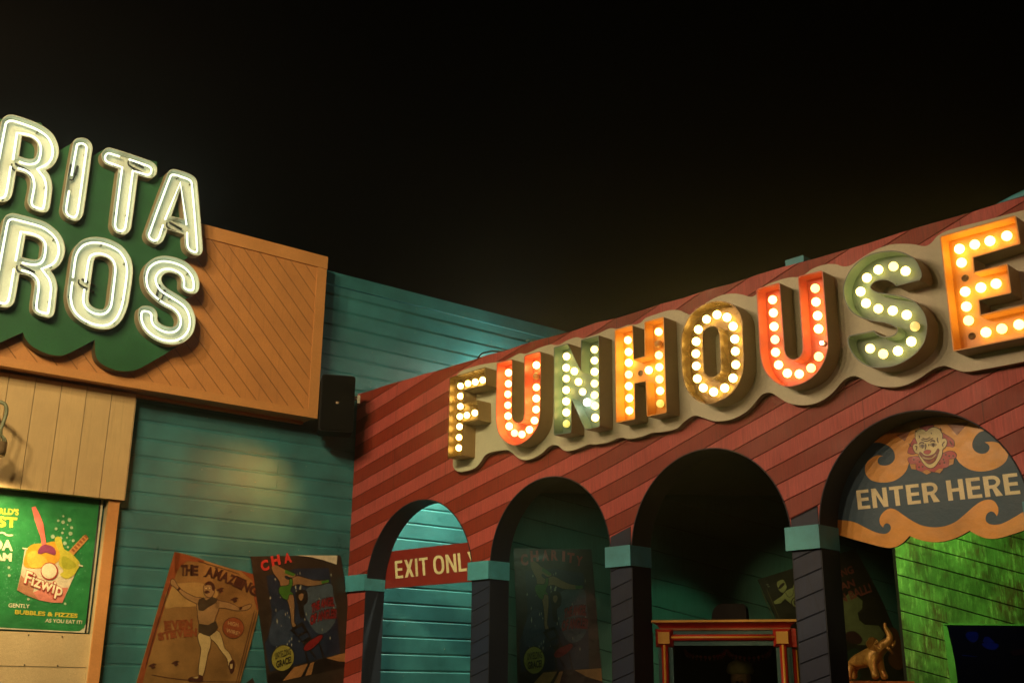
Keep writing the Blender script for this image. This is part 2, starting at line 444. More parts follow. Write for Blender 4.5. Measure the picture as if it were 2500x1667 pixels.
class Deco:
    """printed artwork on one flat sheet: shapes in layers under a millimetre apart"""
    def __init__(s, pl, off, f=None):
        s.pl, s.off, s.mb, s.mats, s.f = pl, off, MB(), [], f
    def mi(s, m):
        if m not in s.mats: s.mats.append(m)
        return s.mats.index(m)
    def uv(s, p):
        if s.f: return s.f(p)
        return s.pl.px(p[0], p[1], s.off)
    def poly(s, pts, m, L=1, sm=0, line=None, lw=.006, holes=()):
        P = smooth(pts, sm) if sm else [(p[0], p[1]) for p in pts]
        Q = dedupe([s.uv(p) for p in P])
        if line is not None: s.mb.fill(s.pl, inset(Q, -lw), (), s.off + .0008*(L-.5), s.mi(line))
        s.mb.fill(s.pl, Q, [[s.uv(p) for p in h] for h in holes], s.off + .0008*L, s.mi(m))
    def stroke(s, pts, w, m, L=2, sm=5):
        P = [s.uv(p) for p in (smooth(pts, sm, False) if sm else pts)]
        l, r = [], []
        for i, p in enumerate(P):
            a = Vector(P[max(0, i-1)]); b = Vector(P[min(len(P)-1, i+1)]); t = (b-a)
            if t.length < 1e-9: continue
            t.normalize(); k = w * (.5 if 0 < i < len(P)-1 else .3)
            l.append((p[0]-t.y*k, p[1]+t.x*k)); r.append((p[0]+t.y*k, p[1]-t.x*k))
        for i in range(len(l)-1): s.mb.fill(s.pl, [l[i], l[i+1], r[i+1], r[i]], (), s.off + .0008*L, s.mi(m))
    def text(s, txt, bl, br, tl, m, L=2, bold=.02, warp=None):
        V, T = text_tris(txt, bold)
        a, b, c = (Vector(s.uv(q)) for q in (bl, br, tl))
        P = []
        for x, y in V:
            q = a + (b-a)*x + (c-a)*y
            if warp: q = q + Vector((0, warp*4*x*(1-x)))
            P.append(q)
        i = s.mi(m)
        for t in T:
            tri = [P[k] for k in t]
            if area(tri) < 0: tri.reverse()
            s.mb.face([s.pl.P(q[0], q[1], s.off + .0008*L) for q in tri], [tuple(q) for q in tri], i)
    def block(s, txt, bl, br, tl, m, L=1, t=.19):
        a, b, c = (Vector(s.uv(q)) for q in (bl, br, tl)); f = lambda q: tuple(a + (b-a)*q[0] + (c-a)*q[1])
        for P, H in block(txt, t): s.mb.fill(s.pl, [f(q) for q in P], [[f(q) for q in h] for h in H], s.off + .0008*L, s.mi(m))
    def obj(s, name, parent):
        return s.mb.obj(name, s.mats, parent)
def affine(src, dst):
    """best affine map between point lists"""
    Mx = np.array([[p[0], p[1], 1] for p in src]); Y = np.array(dst)
    k = np.linalg.lstsq(Mx, Y, rcond=None)[0]
    return lambda p: tuple(np.array([p[0], p[1], 1]) @ k)

# ================================================================== SETTING
g = MB(); g.face([(-150, -150, 0), (150, -150, 0), (150, 150, 0), (-150, 150, 0)])
tag(g.obj('ground', M_['ground']), kind='structure')

# ------------------------------------------------------------------ teal siding wall (runs behind the funhouse)
def siding(mb, pl, u0, u1, z0, z1, pitch, phase, off=0.0, lip=.011):
    k0 = int((z0-phase)/pitch) - 1; prof = []
    k = k0
    while True:
        b = phase + k*pitch
        for z, n in ((b, -.0045), (b+pitch-.027, .003), (b+pitch-.0165, -lip), (b+pitch-.0005, -lip-.001)):
            prof.append((z, n))
        k += 1
        if b > z1: break
    prof = [p for p in prof if z0 <= p[0] <= z1]
    prof = [(z0, 0)] + prof + [(z1, 0)]
    for (za, na), (zb, nb) in zip(prof, prof[1:]):
        if zb - za < 1e-6 and abs(na-nb) < 1e-6: continue
        mb.face([pl.P(u0, za, off+na), pl.P(u1, za, off+na), pl.P(u1, zb, off+nb), pl.P(u0, zb, off+nb)],
                [(u0, za), (u1, za), (u1, zb), (u0, zb)])
tw = thing('siding_wall', 'teal painted lap siding wall running behind both buildings', 'wall', A.P(0, 0))
w = MB(); siding(w, A, -9, 7, 0, 5.38, .1532, 2.0865 - .1532*13)
w.box(A, -9, 7, 0, 5.38, -.20, -.03)
w.obj('siding', M_['teal'], tw)
w = MB(); w.box(A, -9, 7, 5.382, 5.514, -.20, .022); w.obj('fascia_board', M_['teal'], tw, bevel=.006)
w = MB(); b0_, b1_ = A.px(683.5, 1068), A.px(676, 1188); w.box(A, b1_[0]-.004, b1_[0]+.006, b1_[1], b0_[1], -.002, .003); w.obj('butt_joint', M_['teal'], tw)
# conduit and nail heads that catch the light
w = MB()
rn = random.Random(3)
for _ in range(150):
    u = rn.choice([.12, .62, 1.12, 1.62, 2.12, -.5, -1.0, -1.5]) + rn.uniform(-.03, .03); k = rn.randint(-13, 21); z = 2.0865 + .1532*k + .045 + rn.choice([0, .05])
    w.ball(A.P(u, z, .001), .005, 6)
w.obj('nail_heads', M_['steel'], tw)

# ------------------------------------------------------------------ food stand: orange fascia box, cream shutter, post, counter
BX = .28
fs = thing('food_stand', 'orange and cream food stand front with diagonal boarded fascia', 'food stand', A.P(-3, 0))
bt = A.px(796.5, 628, BX); bb = A.px(774, 1022.4, BX)
uR = (bt[0]+bb[0])/2; zT, zB = bt[1], bb[1]
t1 = A.px(796, 658, BX)[1]; t2 = A.px(640, 980, BX)[1]; t3 = A.px(758, 900, BX)[0]
q0 = A.px(480, 823.9, BX); q1 = A.px(582, 964.3, BX); q2 = A.px(520, 971, BX)[0], None
ang = atan2(q1[1]-q0[1], q1[0]-q0[0])
ua, ub = A.px(582, 964, BX), A.px(622, 972, BX)
M_['orange'] = boards('orange_fascia_boards', [(.60, .265, .085)], ang, abs((ub[0]-ua[0])*sin(ang)), phase=q0[1]*cos(ang)-q0[0]*sin(ang), rough=.42, gap=.035, gdark=.3, var=.1, grain=.12, bumpd=.004)
w = MB(); w.box(A, -9, uR, zB+.012, zT-.004, .0, BX); w.obj('fascia_boards', M_['orange'], fs)
w = MB(); w.box(A, -9, uR+.006, t1, zT, -.1, BX+.016); w.obj('top_trim', M_['orangetrim'], fs, bevel=.004)
w = MB(); w.box(A, -9, uR+.003, zB, t2, BX-.06, BX+.012); w.obj('bottom_trim', M_['orangetrim'], fs, bevel=.004)
w = MB(); w.box(A, t3, uR+.004, t2+.001, t1-.001, -.02, BX+.010); w.obj('end_trim', M_['orangetrim'], fs, bevel=.004)
w = MB(); w.box(A, -9, uR-.02, zB-.012, zB+.03, .012, .06); w.obj('soffit_ledger', M_['orangetrim'], fs, bevel=.004)
# cream shutter over the serving hatch
CR = .13
cb = A.px(303, 1221, CR); ct = A.px(337, 957, CR); uC = (cb[0]+ct[0])/2; zC = cb[1]
lines = [A.px(x, 1000, CR)[0] for x in (78, 143, 206, 269)]
pitch = (lines[-1]-lines[0])/3
M_['cream'] = boards('cream_shutter_boards', [(.64, .45, .215)], radians(90), pitch, phase=-lines[0]-pitch*40, rough=.40, gap=.022, gdark=.45, var=.05, grain=.1, bumpd=.004)
w = MB(); w.box(A, -9, uC, zC, zB-.014, .05, CR); w.obj('shutter', M_['cream'], fs, bevel=.004)
PO = .045
p0 = A.px(264, 1240, PO+.05)[0]; p1 = A.px(291, 1240, PO+.05)[0]
w = MB(); w.box(A, p0, p1, 0, zC-.003, .002, PO+.05); w.obj('corner_post', M_['orangetrim'], fs, bevel=.004)
f0 = A.px(252, 1300, PO)[0]
w = MB(); w.box(A, f0, p0-.001, 0, zC-.004, .002, PO+.03); w.obj('jamb_trim', M_['creamtrim'], fs, bevel=.012)
zc2 = A.px(150, 1545, .03)[1]; zc3 = A.px(150, 1628, .03)[1]
w = MB(); w.box(A, -9, f0-.002, zc3+.004, zc2, .002, .036)
w.box(A, -9, f0-.002, .9, zc3, .002, .033)
w.obj('counter_panel', M_['creamtrim'], fs, bevel=.003)
for x, y in ((70, 1549), (152, 1553), (60, 1622), (141, 1624)):
    w = MB(); w.ball(A.P(*A.px(x, y, .036), .036), .006, 8); w.obj('screw_head', M_['wire'], fs)

# ------------------------------------------------------------------ frozen dessert poster in the hatch
zf = Z(0, 1210, .22323); PF = .030
po = thing('dessert_poster', 'green dessert poster with a tub, spoon and bubbles under cream shutter', 'poster', A.P(-3.2, 1.9, PF))
w = MB(); w.slab(A, onto(A, zf([(-700, 1420), (962, 1497), (1142, -40), (-700, -160)]), PF), (), PF-.012, PF, 0, 0)
w.obj('white_board', ink('cream', (.62, .58, .42)), po)
dc = Deco(A, PF)
GR, YE, CRM = ink('green', (.022, .20, .055)), ink('yellow', (.62, .50, .05)), ink('pale', (.72, .66, .45))
dc.poly(zf([(-700, 1398), (780, 1478), (870, 1476), (920, 1440), (940, 1380), (1118, -45), (-700, -160)]), GR, 1)
dc.text('GENTLY', *zf([(90, 1215), (322, 1228), (94, 1170)]), CRM, 3)
dc.text('BUBBLES & FIZZES', *zf([(160, 1291), (846, 1332), (165, 1243)]), YE, 3, .035)
dc.text('AS YOU EAT IT!', *zf([(492, 1379), (895, 1400), (497, 1338)]), CRM, 3)
dc.text("WORLD'S", *zf([(-190, 192), (202, 213), (-184, 122)]), YE, 3, .04)
dc.text('BEST', *zf([(-230, 322), (184, 352), (-224, 205)]), YE, 3, .05)
dc.text('SODA', *zf([(-300, 580), (140, 602), (-294, 458)]), CRM, 3, .04)
dc.text('CREAM', *zf([(-320, 690), (126, 716), (-314, 598)]), CRM, 3, .05)
dc.stroke(zf([(-20, 410), (30, 402), (80, 430), (140, 428)]), .012, CRM, 3)
rn = random.Random(11); DOT = ink('bubble', (.10, .36, .17))
for _ in range(330):
    a = rn.uniform(0, 2*pi); r = rn.uniform(150, 480); x, y = 520 + r*cos(a)*.95, 820 + r*sin(a)
    if rn.random() < .35: x, y = rn.uniform(30, 230), rn.uniform(380, 1250)
    if 20 < x < 980 and 180 < y < 1240: dc.poly(zf(circ(x, y, rn.choice([3, 3, 4, 5, 7]), n=7)), DOT, 2)
BUB = ink('bigbubble', (.35, .47, .27))
for x, y, r in ((692, 222, 12), (636, 270, 14), (689, 287, 20), (759, 263, 21), (782, 346, 17), (612, 359, 16), (681, 403, 15), (770, 411, 22), (697, 361, 9), (577, 445, 23), (664, 461, 18), (732, 455, 11), (800, 489, 17), (708, 518, 21), (742, 560, 13), (95, 782, 15), (100, 870, 16), (309, 1128, 16), (712, 1178, 14), (738, 315, 9)):
    dc.poly(zf(circ(x, y, r, n=14)), BUB, 3)
dc.poly(zf([(270, 585), (225, 860), (185, 1030), (300, 1090), (430, 1140), (560, 1165), (680, 1168), (780, 940), (850, 790), (880, 750), (600, 640)]), ink('tub', (.62, .53, .36)), 4)
dc.poly(zf([(228, 865), (300, 930), (375, 985), (360, 1050), (420, 1136), (300, 1090), (185, 1030)]), ink('tubbrown', (.42, .19, .10)), 5)
dc.poly(zf([(362, 1052), (440, 1020), (745, 1000), (680, 1168), (560, 1164), (420, 1136)]), ink('tubpink', (.62, .21, .15)), 5)
dc.poly(zf([(745, 610), (920, 425), (968, 465), (800, 650)]), ink('wafer', (.55, .26, .08)), 5)
for i in range(6): dc.poly(zf([(775+i*28, 590-i*30), (795+i*28, 572-i*30), (822+i*28, 600-i*30), (805+i*28, 615-i*30)]), ink('wafer_dark', (.30, .10, .03)), 6)
dc.poly(zf([(280, 620), (300, 570), (360, 530), (440, 520), (520, 510), (600, 500), (650, 560), (660, 640), (650, 700), (560, 760), (440, 790), (330, 790), (258, 760)]), ink('mango', (.66, .33, .03)), 6, 4)
dc.poly(zf([(300, 640), (380, 600), (470, 660), (520, 740), (430, 780), (320, 770)]), ink('mango_light', (.74, .45, .06)), 7, 5)
dc.poly(zf([(596, 470), (625, 443), (660, 455), (680, 520), (700, 580), (770, 620), (830, 680), (872, 745), (840, 810), (800, 870), (720, 905), (655, 860), (690, 820), (640, 745), (655, 640), (610, 540)]), ink('lime', (.52, .46, .05)), 7, 4)
dc.poly(zf([(690, 660), (760, 690), (830, 760), (760, 800), (690, 780), (670, 720)]), ink('lime_dark', (.36, .36, .03)), 8, 5)
dc.poly(zf([(343, 125), (385, 114), (430, 200), (470, 300), (488, 420), (503, 525), (455, 545), (440, 450), (380, 280)]), ink('spoonpink', (.70, .16, .12)), 9)
dc.poly(zf([(412, 600), (460, 540), (530, 538), (590, 570), (607, 620), (592, 646), (500, 618), (420, 636)]), ink('spoonpurple', (.26, .05, .12)), 9, 4)
dc.poly(zf([(240, 566), (302, 572), (300, 588), (245, 580)]), CRM, 8); dc.poly(zf([(858, 744), (906, 762), (900, 776), (856, 762)]), CRM, 8)
REDI = ink('logored', (.42, .05, .035))
dc.poly(zf(circ(537, 823, 96, n=26)), REDI, 9); dc.poly(zf(circ(534, 820, 84, n=26)), CRM, 10)
dc.text('Fizwip', *zf([(250, 954), (668, 1110), (287, 810)]), REDI, 11, .075)
dc.text('Fizwip', *zf([(256, 948), (668, 1100), (292, 808)]), CRM, 12, .02)
dc.obj('printed_artwork', po)
w = MB(); a_, b_ = A.px(246, 1215, PF+.01), A.px(208, 1544, PF+.01)
w.tube([A.P(a_[0], a_[1]+.05, PF+.004), A.P(b_[0]+.004, b_[1], PF+.004)], .006, 6); w.obj('black_edge', M_['wire'], po)

# ------------------------------------------------------------------ gooseneck lamp at the left edge
gl = thing('gooseneck_lamp', 'weathered gooseneck wall lamp with vented shade on cream shutter', 'lamp', A.P(*A.px(-6, 1080, .45), .45))
LP = A.px(-6, 1080, .45); L0 = A.P(*LP, .45)
top = A.P(LP[0]+.03, A.px(8, 985, .45)[1], .45)
w = MB()
pa = [A.P(LP[0]-.16, LP[1]+.34, CR), A.P(LP[0]-.14, LP[1]+.37, .30), A.P(LP[0]-.04, top.z+.02, .42), A.P(LP[0]+.012, top.z-.005, .45), A.P(LP[0]+.03, top.z-.06, .45), A.P(LP[0]+.02, LP[1]+.16, .45), A.P(LP[0], LP[1]+.07, .45)]
pp = []
for i in range(len(pa)-1):
    for j in range(5):
        t = j/5; p0_, p1_, p2_, p3_ = pa[max(i-1, 0)], pa[i], pa[i+1], pa[min(i+2, len(pa)-1)]
        pp.append(.5*((2*p1_) + (p2_-p0_)*t + (2*p0_-5*p1_+4*p2_-p3_)*t*t + (-p0_+3*p1_-3*p2_+p3_)*t**3))
pp.append(pa[-1])
GN = paint('weathered_green_metal', (.20, .22, .12), .5, .3, 20, src='Object')
w.tube(pp, .014, 10); w.lathe([(.05, 0), (.05, .012), (.03, .02), (.0, .022)], pa[0], A.n); w.obj('gooseneck_arm', GN, gl)
w = MB(); w.lathe([(.0, .10), (.022, .10), (.026, .06), (.03, .055)], L0, k=16)
for j in range(14):
    a = 2*pi*j/14; d = Vector((cos(a), sin(a), 0))
    w.tube([L0 + d*.028 + Vector((0, 0, .055)), L0 + d*.05 + Vector((0, 0, .035)), L0 + d*.064 + Vector((0, 0, .0))], .005, 5)
w.obj('vent_ribs', GN, gl)
w = MB(); w.lathe([(.066, .004), (.069, -.008), (.069, -.06), (.062, -.10), (.058, -.10), (.062, -.06), (.062, -.002), (.0, .0)], L0, k=24); w.obj('lamp_shade', paint('brown_enamel', (.22, .15, .075), .45, .2, 20, src='Object'), gl)
w = MB(); w.ball(L0 + Vector((0, 0, -.045)), .032, 14); w.obj('lamp_bulb', glow('warm_bulb', (1, .74, .36), 20), gl)

# ------------------------------------------------------------------ neon sign
NP0, NP1, NR = BX+.012, BX+.10, BX+.185       # panel back, panel front, rim of the channel letters
ns = thing('neon_sign', 'green sign board with white outlined neon letters above orange fascia', 'neon sign', A.P(-2.6, 5, BX))
pan = [(-420, 250), (100, 300), (140, 368), (143, 369), (172, 352), (190, 345), (215, 352), (222, 384), (252, 366), (300, 380), (383, 395), (386, 437), (410, 423), (440, 440), (470, 600), (471, 622), (440, 640), (425, 651), (470, 700), (474, 718), (448, 733), (462, 770), (452, 820), (436, 844), (400, 866)]
scal = [(344, 898, 1), (330, 903), (310, 906), (285, 904), (258, 894), (240, 880), (233, 864), (231.5, 829, 1), (183, 855, 1), (155, 867), (140, 868), (118, 864), (95, 855), (75, 842), (62, 826), (56, 811, 1), (0, 836, 1), (-30, 845), (-60, 842), (-90, 830), (-110, 800, 1), (-420, 860, 1)]
w = MB()
outl = onto(A, [(p[0], p[1]) for p in pan] + smooth(scal, 5, False), NP1)
w.slab(A, outl, (), NP0, NP1, 0, 1); w.obj('sign_panel', [M_['signgreen'], paint('sign_edge', (.10, .075, .03), .5, .15, 5)], ns)
zR1, zT1, zR2, zO2, zS2 = Z(0, 260, .17857), Z(230, 340, .19139), Z(0, 510, .17857), Z(150, 560, .16584), Z(320, 610, .15943)
NEON = [
 (zR1, [(12,235),(30,175),(85,127),(150,115),(220,125),(400,185),(560,255),(700,355),(775,470),(805,590),(795,690),(745,790),(680,845),(625,870,1),(670,930),(705,1020),(715,1110),(705,1220),(680,1380),(650,1435),(590,1450),(510,1435),(430,1400),(385,1340),(375,1270),(410,1070),(405,1000),(385,955),(330,915),(222,885,1),(170,1190),(130,1270),(60,1305),(-20,1300),(-110,1260),(-160,1180),(-150,1080)],
       [(300,405,1),(400,425),(460,455),(505,510),(512,580),(500,650),(480,700),(440,718),(370,715),(260,680,1)], (165, 780)),
 (zR1, [(1000,490),(1030,450),(1090,430),(1160,435),(1220,470),(1255,520),(1265,580),(1255,650),(1145,1440),(1115,1520),(1060,1562),(990,1560),(910,1520),(865,1460),(848,1400),(855,1330)], None, (950, 1000)),
 (zT1, [(92,190),(120,140),(170,110),(230,115),(700,270),(760,305),(795,350),(803,400),(785,460),(735,495),(680,495),(560,460,1),(475,1110),(450,1175),(395,1215),(340,1215),(270,1185),(225,1110),(220,1050),(305,378,1),(160,325),(110,280),(92,230)], None, (440, 270)),
 (zT1, [(960,400),(1000,383),(1060,390),(1210,440),(1270,475),(1305,520),(1318,580),(1385,1380),(1375,1450),(1340,1480),(1280,1480),(1210,1445),(1165,1390),(1150,1330),(1145,1215,1),(935,1150,1),(900,1255),(865,1310),(810,1340),(750,1330),(680,1280),(655,1220),(660,1170),(930,440)],
       [(1102,640,1),(1140,1020,1),(985,980,1)], (930, 1060)),
 (zR2, [(45,160),(70,105),(120,70),(170,60),(230,68),(550,155),(660,205),(780,300),(850,395),(885,500),(888,590),(860,690),(810,770),(750,815),(690,840,1),(740,910),(775,1000),(785,1080),(775,1180),(750,1390),(730,1450),(680,1485),(600,1475),(510,1445),(450,1385),(438,1310),(450,1200),(470,1060),(468,1000),(435,945),(370,910),(268,885,1),(205,1245),(170,1310),(110,1345),(40,1345),(-40,1325),(-115,1270),(-145,1190),(-130,1090),(10,330)],
       [(352,362,1),(460,385),(540,425),(577,475),(575,540),(560,630),(530,680),(480,693),(400,685),(300,660,1)], (235, 770)),
 (zO2, [(150,390),(190,280),(260,190),(340,140),(440,115),(560,115),(680,140),(800,190),(900,255),(980,350),(1030,450),(1053,580),(1045,720),(1010,960),(980,1120),(930,1260),(860,1370),(770,1440),(670,1470),(560,1468),(430,1435),(300,1370),(180,1270),(110,1150),(80,1020),(78,930),(110,680)],
       [(490,430),(530,405),(590,400),(660,420),(720,465),(748,530),(748,620),(720,850),(690,1080),(660,1140),(620,1172),(560,1175),(490,1155),(430,1110),(403,1050),(405,980),(460,580)], (260, 735)),
 (zS2, [(180,430),(190,340),(225,240),(290,165),(380,115),(480,93),(600,100),(720,130),(840,185),(930,260),(1000,350),(1040,460),(1047,560),(1030,630),(985,668),(920,672),(850,655),(790,610),(762,560),(760,450),(735,405),(680,370),(620,350),(550,352),(500,380),(468,430),(475,490),(520,560),(620,630),(760,715),(880,810),(950,920),(985,1040),(985,1150),(950,1270),(880,1360),(780,1425),(660,1452),(520,1440),(380,1390),(260,1310),(170,1210),(115,1090),(102,980),(120,900),(170,860),(240,855),(320,875),(380,925),(405,990),(405,1060),(430,1110),(500,1155),(580,1178),(650,1175),(695,1140),(712,1070),(690,1000),(620,930),(500,870),(400,800),(280,690),(210,580)], None, (420, 770)),
]
TR = .0085
SUPP = paint('support_glass', (.12, .13, .07), .3, .2, 30, src='Object')
for zz, out, hole, gp in NEON:
    P = dedupe(onto(A, smooth(zz(out), 4), NR), .004)
    H = dedupe(onto(A, smooth(zz(hole), 4), NR), .004) if hole else None
    hs = [H] if H else []
    cx = sum(p[0] for p in P)/len(P); cz = sum(p[1] for p in P)/len(P)
    lt = MB()
    lt.fill(A, P, hs, NP1+.012, 0)                                   # back plate
    lt.wall(A, inset(P, .006), NP1+.012, NR, 0, True, False)         # inner returns
    lt.wall(A, P, NP1, NR, 1, True, True)                            # outer returns
    lt.fill(A, P, [inset(P, .006)], NR, 0)
    if H:
        lt.wall(A, inset(H, -.006), NP1+.012, NR, 0, True, True)
        lt.wall(A, H, NP1, NR, 1, True, False)
        lt.fill(A, inset(H, -.006), [H], NR, 0)
    lo = lt.obj('neon_letter', [M_['neonface'], M_['neonrim']], ns)
    g0 = Vector(A.px(*zz([gp])[0][:2], NR-.03))
    def ring_tube(loop, d, gap):
        L = dedupe(inset(loop, d), .006)
        # open the loop nearest to the gap
        i = min(range(len(L)), key=lambda i: (Vector(L[i])-g0).length)
        L = L[i:] + L[:i]
        near = (Vector(L[0])-g0).length < .14
        if not near: return L, True
        while L and (Vector(L[0])-Vector(L[-1])).length < gap and len(L) > 6: L.pop()
        return L, False
    tn = MB()
    for loop, d in [(P, .040)] + ([(H, -.034)] if H else []):
        L, cl = ring_tube(loop, d, .014)
        tn.tube([A.P(q[0], q[1], NR-.028) for q in L], TR, 8, cl)
    tn.obj('neon_tube', M_['tube'], lo)
    wr = MB()
    dirn = Vector((1, -.28)) if hole or zz is zT1 else Vector((.12, 1))
    dirn.normalize(); pr = Vector((-dirn.y, dirn.x))
    c0, c1 = g0 + dirn*.02 - pr*.030, g0 + dirn*.15 - pr*.036
    wr.tube([A.P(*(g0 - pr*.004), NR-.03), A.P(*(g0 - pr*.02 + dirn*.01), NR-.05), A.P(*c0, NR-.05), A.P(*(c0 + dirn*.05 - pr*.006), NR-.048)], .007, 6)
    wr.tube([A.P(*(c0 + dirn*.045 - pr*.006), NR-.048), A.P(*c1, NR-.048)], .011, 8)
    wr.tube([A.P(*(g0 + pr*.020 + dirn*.02), NR-.048), A.P(*(g0 + pr*.016 + dirn*.14), NR-.048)], .0095, 8)
    wr.obj('electrode_wires', M_['wire'], lo)
    # glass stand-offs that hold the tube
    L = dedupe(inset(P, .040), .02); step = max(4, len(L)//7)
    for j in range(2, len(L), step):
        q = L[j]; st = MB()
        st.lathe([(.006, 0), (.006, .03), (.010, .031), (.010, .036), (.0, .037)], A.P(q[0], q[1]-.012, NP1+.012), A.n, 8)
        st.obj('tube_support', SUPP, lo)

# ------------------------------------------------------------------ funhouse front
ARCH = [(1.0057, 2.4692, .7249), (2.579, 2.5513, .6459), (4.0742, 2.5403, .6597), (5.5734, 2.5627, .6448)]
TOPZ, TH = 4.335, .20
fh = thing('funhouse', 'red striped plank funhouse front with four arches and blue pillars', 'funhouse', B.P(3.2, 0))
out = [(0, 0), (.281, 0)]
low = [(1.7306, 2.50, 1.933, 2.50), (3.2249, 2.672, 3.4145, 2.732), (4.7339, 2.654, 4.9286, 2.716), (6.2182, 2.66, 6.45, 2.73)]
for (c, z, r), lo in zip(ARCH, low):
    out += arc(c, z, r, 180, 0, 40)
    out += [(lo[0], lo[1]), (lo[2], lo[3])]
out += [(6.45, 0), (9, 0), (9, TOPZ), (0, TOPZ)]
rn = random.Random(5)
# the plank ends give the top edge a slightly ragged line
top = [(9 - i*.21, TOPZ + rn.uniform(-.008, .006)) for i in range(1, 43)]
out = out[:-2] + [(9, TOPZ)] + top + [(0, TOPZ)]
w = MB(); w.fill(B, out, (), 0, 0); w.fill(B, out, (), -TH, 1, True)
w.wall(B, [(0, 0), (9, 0), (9, TOPZ), (0, TOPZ)], -TH, 0, 1, False)
w.obj('plank_wall', [M_['facade'], M_['woodback']], fh)
PIL = [(1.7306, 1.933, 2.5), (3.2249, 3.4145, None), (4.7339, 4.9286, None), (6.2182, 6.45, None)]
for (a, b, _), lo in zip(PIL, low):
    w = MB(); w.slab(B, [(a, 0), (b, 0), (lo[2], lo[3]-.001), (lo[0], lo[1]-.001)], (), -TH, .004, 0, 1)
    w.obj('pillar', [M_['pillar'], M_['navy']], fh)
for k, (c, z, r) in enumerate(ARCH):
    path = [(c-r, 0), (c-r, z)] + arc(c, z, r, 180, 0, 40)[1:] + [(c+r, 0)]
    ins = [(c-r+.008, 0), (c-r+.008, z)] + arc(c, z, r-.008, 180, 0, 40)[1:] + [(c+r-.008, 0)]
    w = MB(); d = 0
    for i in range(len(ins)-1):
        p, q = ins[i], ins[i+1]; L = hypot(q[0]-p[0], q[1]-p[1])
        w.face([B.P(*p, .003), B.P(*p, -TH-.004), B.P(*q, -TH-.004), B.P(*q, .003)], [(d, 0), (d, TH), (d+L, TH), (d+L, 0)], 0, True)
        w.face([B.P(*path[i], .003), B.P(*p, .003), B.P(*q, .003), B.P(*path[i+1], .003)], [(d, 0), (d, .01), (d+L, .01), (d+L, 0)])
        w.face([B.P(*path[i], -TH-.004), B.P(*path[i+1], -TH-.004), B.P(*q, -TH-.004), B.P(*p, -TH-.004)])
        d += L
    w.obj('arch_lining', M_['navy'], fh)
BZ0, BZ1 = 2.452, 2.597
for a, b in ((-.025, .281), (1.7306, 1.933), (3.2249, 3.4145), (4.7339, 4.9286), (6.2182, 6.45)):
    l = a if a < 0 else a - .034
    w = MB(); w.box(B, l, b+.014, BZ0, BZ1, -TH-.006, .03); w.obj('impost_band', M_['tealband'], fh, bevel=.004)
w = MB(); w.box(B, 0, 9, TOPZ-.13, TOPZ-.012, -TH-.05, -TH-.002); w.obj('top_rail', M_['woodback'], fh)
w = MB(); w.tube([B.P(5.7, TOPZ-.03, -.16), B.P(6.1, TOPZ+.012, -.15), B.P(6.3, TOPZ+.05, -.13), B.P(6.7, TOPZ+.11, -.12), B.P(8.5, TOPZ+.12, -.12)], .03, 10); w.obj('roof_pipe', M_['tealband'], fh)
w = MB()
for i in range(8): w.box(B, .01+i*1.12, .01+i*1.12+1.10, TOPZ-.010, TOPZ+.006+.002*(i % 3), -TH-.004, -.03+.006*(i % 2))
w.obj('roof_flashing', paint('old_flashing', (.10, .13, .12), .5, .4, 8, src='Object', metal=.4), fh)
bu0, bz0 = B.px(1917, 640, -.3); bu1, bz1 = B.px(1962, 630, -.3)
w = MB(); w.box(B, bu0, bu1, TOPZ-.1, B.px(1940, 629, -.3)[1], -.42, -.30); w.obj('roof_vent_box', M_['tealband'], fh, bevel=.006)
# porch: ceiling, unseen partition added to block the alley light, dark lintel
def quad(mb, P, mi=0): mb.face([Vector(p) for p in P], [(p[0], p[1]) for p in P], mi)
c0, c1 = B.P(1.83, 3.55, -TH-.01), B.P(9, 3.55, -TH-.01)
w = MB(); w.face([c0, Vector((c0.x, 11.4, 3.55)), Vector((9, 11.4, 3.55)), Vector((9, c1.y, 3.55)), c1], [(0, 0), (0, 4), (8, 4), (8, 1), (7, 0)])
w.face([c0+Vector((0, 0, .05)), c1+Vector((0, 0, .05)), Vector((9, c1.y, 3.6)), Vector((9, 11.4, 3.6)), Vector((c0.x, 11.4, 3.6))])
w.obj('porch_ceiling', M_['blackwood'], fh)
w = MB(); s0 = B.P(1.83, 0, -TH-.01)
for x in (s0.x-.03, s0.x+.03): w.face([(x, s0.y, 0), (x, 11.42, 0), (x, 11.42, 3.6), (x, s0.y, 3.6)])
w.obj('alley_light_blocker', M_['blackwood'], fh)
w = MB(); w.box(D, s0.x, 9, 0, 3.55, -.1, 0); w.obj('porch_back_wall', M_['porch'], fh)

# ------------------------------------------------------------------ FUNHOUSE letters
PN0, PN1 = .012, .055
RIMN, PLATE = .20, .105
fsn = thing('marquee_sign', 'bulb lit FUNHOUSE letters of red green and orange on beige board', 'marquee sign', B.P(3.6, 3.3))
z6, z7 = Z(1000, 700, .30608), Z(1600, 450, .38265)
bot = z6([(345,1390),(350,1440),(385,1472),(440,1470),(520,1445),(565,1400),(600,1345),(650,1318),(770,1300),(810,1315),(860,1360),(910,1380),(970,1372),(1050,1330),(1110,1275),(1150,1260),(1190,1270),(1230,1305),(1290,1305),(1370,1280),(1430,1255),(1490,1255),(1580,1240),(1640,1215),(1690,1200),(1740,1212),(1850,1195),(1930,1165),(2010,1158),(2130,1130),(2180,1085),(2240,1040)]) \
    + z7([(260,1475),(310,1490),(380,1510),(480,1500),(580,1450),(640,1385),(690,1335),(740,1330),(790,1360),(850,1395),(940,1408),(1040,1390),(1130,1330),(1200,1250),(1260,1222),(1310,1235),(1380,1275),(1470,1293),(1580,1285),(1680,1240),(1770,1180),(1840,1157),(1900,1175),(1970,1195),(2060,1185),(2352,1130),(2560,1085),(2640,1020)])
